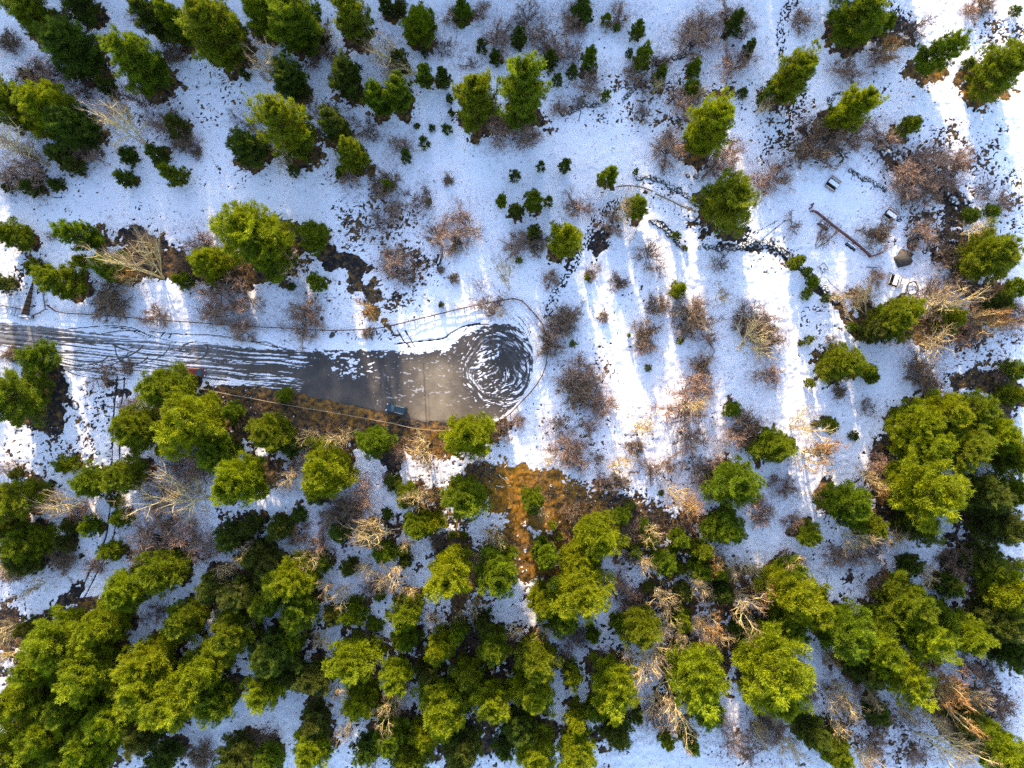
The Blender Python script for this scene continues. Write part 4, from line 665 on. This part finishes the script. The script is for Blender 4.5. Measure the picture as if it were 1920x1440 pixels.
BOULD = [(1710,458,1.5,.6,'big dark lava boulder left of the lone pine at right, upper of two'),(1694,485,1.45,.55,'big pointed lava boulder just below its twin boulder'),(623,628,.55,.5,'small round boulder below the roadside fence'),(603,597,.45,.5,'small dark boulder beside pink shrub above roadside fence'),
 (141,760,.8,.35,'low snow capped mound of stone by the left tracks'),(130,744,.55,.3,'smaller round stone just above the snow capped mound'),(184,850,.6,.3,'round stone left of the wheel ruts'),(1290,330,.6,.5,'dark stone in row right of the leafless shrubs'),(1305,331,.5,.5,'second dark stone of the row above the large pine'),(1318,333,.4,.5,'smallest dark stone of the row above the large pine'),(1785,328,.9,.6,'brown boulder on the ledge right of the picnic area'),(1449,449,.55,.4,'squarish dark stone above the long stone wall'),(1687,413,.45,.5,'small dark stone right of the middle picnic table'),(1228,337,.5,.5,'dark stone at the bend of the upper stone wall')]
for i, (px, py, s, fl, lab) in enumerate(BOULD):
    x, y, _ = P(px, py); me = rocks_mesh('boulder', [(0, 0, s*fl*.25)], [s], 60+i, fl); me.polygons.foreach_set('use_smooth', np.ones(len(me.polygons), bool))
    o = link('boulder', me, M['boulder'] if s > 1 or i in (2, 3) else M['rock']); o.location = (x, y, ground_z(x, y)); o['label'] = lab; o['category'] = 'boulder'; o['group'] = 'dark lava boulders'

# ------------------------------------------------------------------ fences
def fence(name, pts, mw, label, ph=1.0, gap=2.0, rr_=.05, rails=(.5, .9), pr=.07, group='wooden fences', closed=False, wide=None):
    q = [P(*p) for p in smooth_line(pts, 8)]; x0, y0 = q[0][:2]; o = thing(name, label, 'fence', (x0, y0, 0), 0, group)
    # resample
    out = [q[0]]; acc = 0
    for a, b in zip(q[:-1], q[1:]):
        L = math.dist(a, b); t = gap-acc
        while t < L: out.append(tuple(a[i]+(b[i]-a[i])*t/L for i in range(3))); t += gap
        acc = (acc+L) % gap
    out.append(q[-1]); out = [(p[0]-x0, p[1]-y0, ground_z(p[0], p[1])) for p in out]
    pm = None
    for p in out:
        if pm is None:
            bm = bmesh.new(); bar(bm, (0, 0, -.3), (0, 0, ph), pr, 7); c = bm_obj('post', bm, mw, o); pm = c
        else: c = pm.copy(); COL.objects.link(c); c.parent = o
        c.location = p
    for h_ in rails:
        bm = bmesh.new()
        for a, b in zip(out[:-1], out[1:]):
            if math.dist(a, b) < .05: continue
            if wide: ang = math.atan2(b[1]-a[1], b[0]-a[0]); L = math.dist(a, b); box(bm, ((a[0]+b[0])/2, (a[1]+b[1])/2, (a[2]+b[2])/2+h_), (L-.01, wide, .06), ang)
            else: bar(bm, (a[0], a[1], a[2]+h_), (b[0], b[1], b[2]+h_), rr_, 6)
        bm_obj('rail', bm, mw, o)
    return o
fence('roadside_fence', [(93,573),(105,583),(130,588),(200,592),(290,600),(380,606),(430,610),(480,613),(545,616),(620,620),(700,617),(740,610),(800,595),(880,576),(960,561)], M['wood'], 'long dark wooden rail fence along the upper road side', rr_=.09, pr=.11)
fence('roadside_fence', [(962,561),(972,560),(985,571),(1000,588),(1014,603),(1020,618),(1025,640),(1026,665),(1022,690),(1010,715),(995,735),(975,756),(958,774),(944,785)], M['wood'], 'curved dark wooden fence around the right end of the turning circle', rr_=.11, pr=.14)
fence('roadside_fence', [(372,727),(430,739),(480,748),(545,760),(640,776),(735,793),(780,803),(830,807),(868,803)], M['palewood'], 'pale wooden rail fence along the lower road side', rr_=.055, pr=.08)
fence('roadside_fence', [(-10,575),(12,574),(37,579)], M['wood'], 'short dark fence at the left edge above the road', rr_=.08, pr=.1)
fence('rail_walkway', [(1228,365),(1250,375),(1275,388),(1303,398)], M['palewood'], 'pale wooden rail along the snowy walkway', rr_=.09, pr=.1, gap=1.4)
fence('path_rail', [(1156,352),(1175,350),(1200,352),(1222,360)], M['palewood'], 'pale wooden rail right of the young pine, above the path', rr_=.08, pr=.08, gap=1.4)
fence('picnic_fence', [(1519,397),(1521,394),(1560,424),(1600,455),(1630,482)], M['redwood'], 'red brown zigzag plank fence, long section between picnic tables', ph=.95, gap=1.9, rails=(.45, .92), pr=.12, wide=.32)
fence('picnic_fence', [(1631,482),(1640,479),(1652,474)], M['redwood'], 'short end section of the red brown picnic fence', ph=.95, gap=1.3, rails=(.45, .92), pr=.12, wide=.28)
fence('picnic_fence', [(1517,392),(1519,388),(1521,384)], M['redwood'], 'stub of red brown fence at its upper left end', ph=.95, gap=.8, rails=(.92,), pr=.14, wide=.3)
fence('cable_rail', [(1546,520),(1552,530),(1560,538),(1570,545)], M['metal'], 'thin dark handrail curving from the wire square to the steps', ph=.9, gap=1.6, rails=(.88,), rr_=.05, pr=.04)
fence('left_rail', [(62,592),(78,586),(88,580),(86,566),(84,553)], M['log'], 'weathered snowy rail bending right of the tapering plank wall', ph=.6, gap=1.5, rails=(.5,), rr_=.12, pr=.1)

# ------------------------------------------------------------------ plank wall and landing
def poly_wall(name, m, parent, a, b, h0, h1, th):
    a = Vector(a); b = Vector(b); d = (b-a); nrm = Vector((-d.y, d.x, 0)).normalized()*th/2; bm = bmesh.new(); vs = []
    for p, h_ in ((a, h0), (b, h1)):
        for s in (1, -1):
            for z in (-.2, h_): vs.append(bm.verts.new((p.x+nrm.x*s, p.y+nrm.y*s, z)))
    for f in ((0, 1, 3, 2), (4, 6, 7, 5), (0, 4, 5, 1), (2, 3, 7, 6), (1, 5, 7, 3), (0, 2, 6, 4)): bm.faces.new([vs[i] for i in f])
    bmesh.ops.recalc_face_normals(bm, faces=bm.faces); return bm_obj(name, bm, m, parent)
x0, y0, _ = P(52, 590); o = thing('plank_wall', 'long tapering brown plank wall beside the left end of the fence', 'plank wall', (x0, y0, 0))
def loc(px, py, z=0): return (P(px, py)[0]-x0, P(px, py)[1]-y0, z)
for k in range(6):
    fa = 1-k/6; tx = 62.5-(62.5-53)*fa; ty = 526+(590-526)*fa; poly_wall('plank', M['plank'], o, (loc(62.5, 526)[0], loc(62.5, 526)[1], 0), loc(53, 590), .1+.0*k, 1.95, .12) if k == 0 else None
bm = bmesh.new()
for k in range(9):
    t = k/8; px, py = 62.5+(53-62.5)*t, 526+(590-526)*t; c = loc(px+.9, py); hh = .1+1.85*t; bar(bm, (c[0], c[1], -.2), (c[0], c[1], hh+.08), .09, 6)
bm_obj('post', bm, M['darkw'], o)
x0, y0, _ = P(50, 594); o = thing('timber_landing', 'snow topped timber landing at the foot of the tapering plank wall', 'landing', (x0, y0, 0), math.radians(-5))
bm = bmesh.new(); box(bm, (0, 0, .2), (2.9, .5, .4)); bm_obj('kerb_timber', bm, M['darkw'], o); bm = bmesh.new(); box(bm, (-.1, .03, .44), (2.5, .3, .08)); bm_obj('snow_cover', bm, M['snow'], o, .03)
bm = bmesh.new(); box(bm, (1.35, 0, .45), (.35, .42, .1)); bm_obj('end_cap', bm, M['palewood'], o)
x0, y0, _ = P(31, 585); o = thing('railing', 'small wire gate railing left of the plank wall', 'railing', (x0, y0, 0), math.radians(75))
for s in (-.35, .35):
    bm = bmesh.new(); bar(bm, (-.7, s, .75), (.7, s, .75), .035); bm_obj('rail', bm, M['metal'], o)
bm = bmesh.new()
for k in range(5): bar(bm, (-.7+.35*k, -.35, .75), (-.7+.35*k, .35, .75), .025)
bm_obj('rungs', bm, M['metal'], o)
for sx in (-.7, .7):
    for sy in (-.35, .35): bm = bmesh.new(); bar(bm, (sx, sy, -.1), (sx, sy, .78), .04); bm_obj('post', bm, M['metal'], o)

# ------------------------------------------------------------------ picnic tables and benches
def picnic(px, py, deg, label):
    x, y, _ = P(px, py); z = ground_z(x, y); o = thing('picnic_table', label, 'picnic table', (x, y, z), math.radians(deg), 'wooden picnic tables with snow')
    bm = bmesh.new(); [box(bm, (0, -.36+.18*k, .74), (2.15, .165, .05)) for k in range(5)]; bm_obj('table_top', bm, M['benchw'], o)
    bm = bmesh.new(); box(bm, (0, 0, .81), (2.05, .80, .09)); bm_obj('snow_cover', bm, M['snow'], o, .035)
    for s in (1, -1):
        bm = bmesh.new(); box(bm, (0, s*1.0, .45), (2.3, .19, .06)); box(bm, (0, s*1.22, .45), (2.3, .19, .06)); bm_obj('seat', bm, M['benchw'], o)
        bm = bmesh.new(); box(bm, (0, s*.98, .50), (1.9, .10, .05)); bm_obj('seat_snow', bm, M['snow'], o, .015)
    for sx in (-.75, .75):
        bm = bmesh.new(); box(bm, (sx, 0, .40), (.08, 2.15, .09)); box(bm, (sx, 0, .68), (.08, .85, .07)); bm_obj('frame', bm, M['darkw'], o)
        for s in (1, -1): bm = bmesh.new(); bar(bm, (sx+.06, s*.3, .7), (sx+.06, s*.78, -.05), .05, 4); bm_obj('leg', bm, M['darkw'], o)
    return o
picnic(1560, 346, -36, 'snow topped picnic table, uppermost one left of the stone line')
picnic(1669, 404, -37, 'snow topped picnic table above the boulder pair, middle one of three')
picnic(1676, 526, 72, 'snow topped picnic table between shrub and ring, lowest of three')
def bench(px, py, deg, label, L=1.9, back=True):
    x, y, _ = P(px, py); z = ground_z(x, y); o = thing('bench', label, 'bench', (x, y, z), math.radians(deg), 'wooden benches')
    for k in range(2): bm = bmesh.new(); box(bm, (0, -.14+.26*k, .45), (L, .2, .06)); bm_obj('seat_plank', bm, M['darkw'], o)
    bm = bmesh.new(); box(bm, (0, 0, .51), (L*.93, .30, .06)); bm_obj('snow_cover', bm, M['snow'], o, .02)
    if back: bm = bmesh.new(); box(bm, (0, .42, .75), (L, .07, .28), 0, -.2); box(bm, (0, -.36, .40), (L, .1, .1)); bm_obj('backrest', bm, M['darkw'], o)
    for s in (-1, 1): bm = bmesh.new(); box(bm, (s*L*.4, 0, .2), (.1, .42, .5)); bm_obj('leg', bm, M['darkw'], o)
bench(824, 487, 73, 'lone wooden bench with snow on its seat, above the road', 1.9)
bench(1545.5, 422.5, -37, 'snow covered bench below the upper half of the picnic fence', 2.2, False)
bench(1596.5, 460.5, -37, 'snow covered bench below the lower half of the picnic fence', 2.2, False)

# wire square frame, ring, steps
x, y, _ = P(1542, 503); o = thing('square_frame', 'dark metal square frame standing in snow beside the stone wall', 'metal frame', (x, y, ground_z(x, y)), math.radians(-55))
for i, (a, b) in enumerate((((-.75, -.65), (.75, -.65)), ((.75, -.65), (.75, .65)), ((.75, .65), (-.75, .65)), ((-.75, .65), (-.75, -.65)))):
    bm = bmesh.new(); bar(bm, (*a, .6), (*b, .6), .055); bm_obj('frame_bar', bm, M['metal'], o); bm = bmesh.new(); bar(bm, (*a, -.1), (*a, .62), .055); bm_obj('post', bm, M['metal'], o)
bm = bmesh.new(); bar(bm, (-.3, -.25, .1), (.05, -.25, .1), .05); bar(bm, (-.3, -.25, .1), (-.3, 0, .1), .05); bar(bm, (.15, .1, .1), (.5, .1, .1), .05); bar(bm, (.5, .1, .1), (.5, .4, .1), .05); bar(bm, (.15, .4, .1), (.5, .4, .1), .05); bm_obj('bracket', bm, M['metal'], o)
x, y, _ = P(1709, 541); o = thing('branch_ring', 'ring of woven dark branches on the snow beside the lowest picnic table', 'branch ring', (x, y, ground_z(x, y)))
for j in range(3):
    bm = bmesh.new(); rj = np.random.default_rng(j); pr_ = None
    for k in range(0, 19):
        a = 2*math.pi*k/18; rad = 1.15+rj.normal(0, .12) if k not in (0, 18) else 1.15; p = (math.cos(a)*rad, math.sin(a)*rad*1.1, .15+.14*j+rj.uniform(-.04, .06))
        if pr_: bar(bm, pr_, p, .06, 5)
        pr_ = p
    bm_obj('branch_hoop', bm, M['darkw' if j != 1 else 'log'], o)
x, y, _ = P(1588, 582); o = thing('log_steps', 'curving flight of pale log steps climbing toward the picnic area', 'steps', (x, y, 0))
q = smooth_line([(1578,560),(1583,572),(1586,584),(1590,594),(1596,600)], 6); ln = [P(*p) for p in q]
for k in range(13):
    p = ln[int(k*(len(ln)-1)/12)]; z = ground_z(p[0], p[1]); t = k/12; a = math.radians(-25+5*t if k < 9 else -5-9*(k-8)); bm = bmesh.new(); box(bm, (p[0]-x, p[1]-y, z+.12), (.95, .2, .18), a if k < 9 else a); bm_obj('tread', bm, M['tread'], o, .03)
def log(px, py, px2, py2, r_, label, m='log', name='fallen_log'):
    a = P(px, py); b = P(px2, py2); za = ground_z(*a[:2])+r_*.7; zb = ground_z(*b[:2])+r_*.7; n = 5; rj = np.random.default_rng(int(px)); pts_ = [np.array([a[0]+(b[0]-a[0])*k/n, a[1]+(b[1]-a[1])*k/n, za+(zb-za)*k/n])+(rj.normal(0, .12, 3)*[1, 1, .3] if 0 < k < n else 0) for k in range(n+1)]
    c = pts_[0].copy(); segs = [(pts_[k]-c, pts_[k+1]-c, r_*(1-.1*k), r_*(1-.1*(k+1))) for k in range(n)]; me = tube_mesh(name, segs, 7); o = link(name, me, M[m]); o.location = c; o['label'] = label; o['category'] = 'fallen log'; o['group'] = 'fallen logs and poles'
log(187, 761, 229, 763, .12, 'dark wooden bar lying across the wheel ruts', 'darkw', 'barrier_pole')
log(930, 911, 958, 911, .12, 'pale log on the orange ground, lower one of a pair', 'pale')
log(935, 889, 953, 906, .11, 'pale log on the orange ground, slanting upper one', 'pale')
log(1625, 500, 1700, 505, .08, 'thin grey pole just below the boulder pair')
log(1600, 712, 1685, 738, .10, 'slender pale trunk lying right of a pair of pines', 'tanb') if False else None
log(1087, 205, 1087, 228, .09, 'thin dark pole lying below the wavy stone edge', 'darkw')
log(800, 640, 838, 632, .0001, '') if False else None
log(1262, 1290, 1210, 1310, .10, 'dark fallen branch left of the long yellow birch', 'darkw')
log(1490, 880, 1560, 905, .09, 'x') if False else None
log(1008, 269, 966, 268, .07, 'thin dark fallen branch below the twin pines at top', 'darkw')

# ------------------------------------------------------------------ cars
def loft(bm, st_, cap=True):
    rings = []
    for (x, hw, z0, z1, ch) in st_:
        c = ch; pts_ = [(-hw+c, z0), (hw-c, z0), (hw, z0+c), (hw, z1-c), (hw-c, z1), (-hw+c, z1), (-hw, z1-c), (-hw, z0+c)]
        rings.append([bm.verts.new((x, p[0], p[1])) for p in pts_])
    for a, b in zip(rings[:-1], rings[1:]):
        for k in range(8): bm.faces.new((a[k], a[(k+1) % 8], b[(k+1) % 8], b[k]))
    bm.faces.new(rings[0]); bm.faces.new(rings[-1][::-1]); bmesh.ops.recalc_face_normals(bm, faces=bm.faces)
def car(px, py, deg, paint, label, name, L=4.2, wd=1.75, hood=.95, Ht=1.5, racks=True, tail_open=False):
    x, y, _ = P(px, py); o = thing(name, label, 'car', (x, y, .03), math.radians(deg)); f = L/2; hw = wd/2
    bm = bmesh.new(); loft(bm, [(-f, hw*.82, .38, .80, .1), (-f+.12, hw*.94, .28, .98, .12), (-f+.5, hw, .25, 1.0, .12), (0, hw, .24, .98, .12), (f-hood-.1, hw, .24, .95, .12), (f-.45, hw*.96, .25, .86, .12), (f-.1, hw*.86, .30, .74, .12), (f, hw*.74, .36, .62, .1)])
    for p_ in bm.faces: p_.smooth = False
    bm_obj('body', bm, paint, o)
    bm = bmesh.new(); x0_, x1_ = -f+.10, f-hood; loft(bm, [(x0_, hw*.86, .92, 1.0, .02), (x0_+.28, hw*.80, .93, Ht-.10, .06), (x0_+.55, hw*.79, .93, Ht-.04, .06), (x1_-.75, hw*.79, .93, Ht-.04, .06), (x1_, hw*.88, .92, .97, .02)]); bm_obj('windows', bm, M['glass'], o)
    bm = bmesh.new(); loft(bm, [(x0_+.26, hw*.72, Ht-.11, Ht-.06, .02), (x0_+.6, hw*.77, Ht-.06, Ht+.01, .02), (x1_-1.3, hw*.77, Ht-.05, Ht+.02, .02), (x1_-.72, hw*.75, Ht-.06, Ht, .02)]); bm_obj('roof', bm, paint, o)
    for s in (1, -1):
        bm = bmesh.new(); bar(bm, (x1_-.01, s*hw*.86, .98), (x1_-.74, s*hw*.775, Ht-.03), .035, 5); bm_obj('windscreen_pillar', bm, paint, o)
        bm = bmesh.new(); box(bm, (x1_-.25, s*(hw+.08), 1.0), (.14, .18, .12)); bm_obj('mirror', bm, paint, o, .02)
        bm = bmesh.new(); box(bm, (f-.17, s*hw*.66, .72), (.22, .3, .12), s*-.25); bm_obj('headlight', bm, M['lampw'], o, .02)
        bm = bmesh.new(); box(bm, (-f+.06, s*hw*.80, .86), (.14, .2, .24)); bm_obj('tail_light', bm, M['lampr'], o, .02)
        if racks: bm = bmesh.new(); bar(bm, (x0_+.5, s*hw*.72, Ht+.07), (x1_-.9, s*hw*.72, Ht+.07), .03, 6); bm_obj('roof_rail', bm, M['chrome'], o)
        for xx in (-f+.75, f-.8):
            bm = bmesh.new(); bar(bm, (xx, s*(hw-.2), .31), (xx, s*(hw+.012), .31), .32, 18); w = bm_obj('wheel', bm, M['tyre'], o); bm = bmesh.new(); bar(bm, (xx, s*(hw-.01), .31), (xx, s*(hw+.03), .31), .19, 12); bm_obj('rim', bm, M['rim'], w)
    bm = bmesh.new(); box(bm, (f-.01, 0, .48), (.06, .7, .16)); bm_obj('grille', bm, M['metal'], o)
    return o
car(745, 767, 180-13, M['paint_d'], 'dark blue grey estate car parked on the bare asphalt', 'parked_car')
car(369, 698, -5, M['paint_r'], 'red hatchback car parked by the pine on the slushy road', 'parked_car', 4.1, 1.65, .75, 1.5, False)

# ------------------------------------------------------------------ woodland just outside the frame, whose long shade falls over the slope
proto = [PROTO['L', i] for i in range(3)]; V_, F_ = [], []; off = 0; r = np.random.default_rng(99)
offp = []
for k in range(34): offp.append((-112+k*4.0+r.normal(0, 1.2), 91+r.uniform(-4, 10)))
for k in range(22): offp.append((-106+k*5.5+r.normal(0, 2), 108+r.uniform(-4, 12)))
for k in range(9): offp.append((23+k*6.3+r.normal(0, 1.5), 93+r.uniform(0, 10)))
for k in range(12): offp.append((-114+r.uniform(-6, 2), -20+k*8.5+r.normal(0, 2)))
for (x, y) in offp:
    if 14 < x < 19 or abs(x) < 106 and abs(y) < 82: continue
    cm = proto[int(r.integers(3))][0]; n_ = len(cm.vertices); co = np.empty(n_*3, np.float32); cm.vertices.foreach_get('co', co); co = co.reshape(-1, 3)
    keepq = r.random(n_//4) < .35; co = co.reshape(-1, 4, 3)[keepq].reshape(-1, 3); cen = co.reshape(-1, 4, 3).mean(1, keepdims=True); co = (cen+(co.reshape(-1, 4, 3)-cen)*1.7).reshape(-1, 3)
    s = r.uniform(.85, 1.15); a = r.uniform(0, 6.28); ca, sa = math.cos(a), math.sin(a); c2 = np.stack([co[:, 0]*ca-co[:, 1]*sa, co[:, 0]*sa+co[:, 1]*ca, co[:, 2]*1.15], 1)*s+np.array([x, y, 0]); V_.append(c2); F_.append(np.arange(len(c2)).reshape(-1, 4)+off); off += len(c2)
me = bpy.data.meshes.new('distant_woodland'); set_mesh(me, np.concatenate(V_), np.concatenate(F_)); add_attr(me, 'shade', np.full(off, .6)); link('distant_woodland', me, M['m'], kind='stuff', label='pine woodland continuing beyond the top edge', category='woodland')
print('pines', len(PI), 'bare', len(BARE), 'objs', len(S.objects))
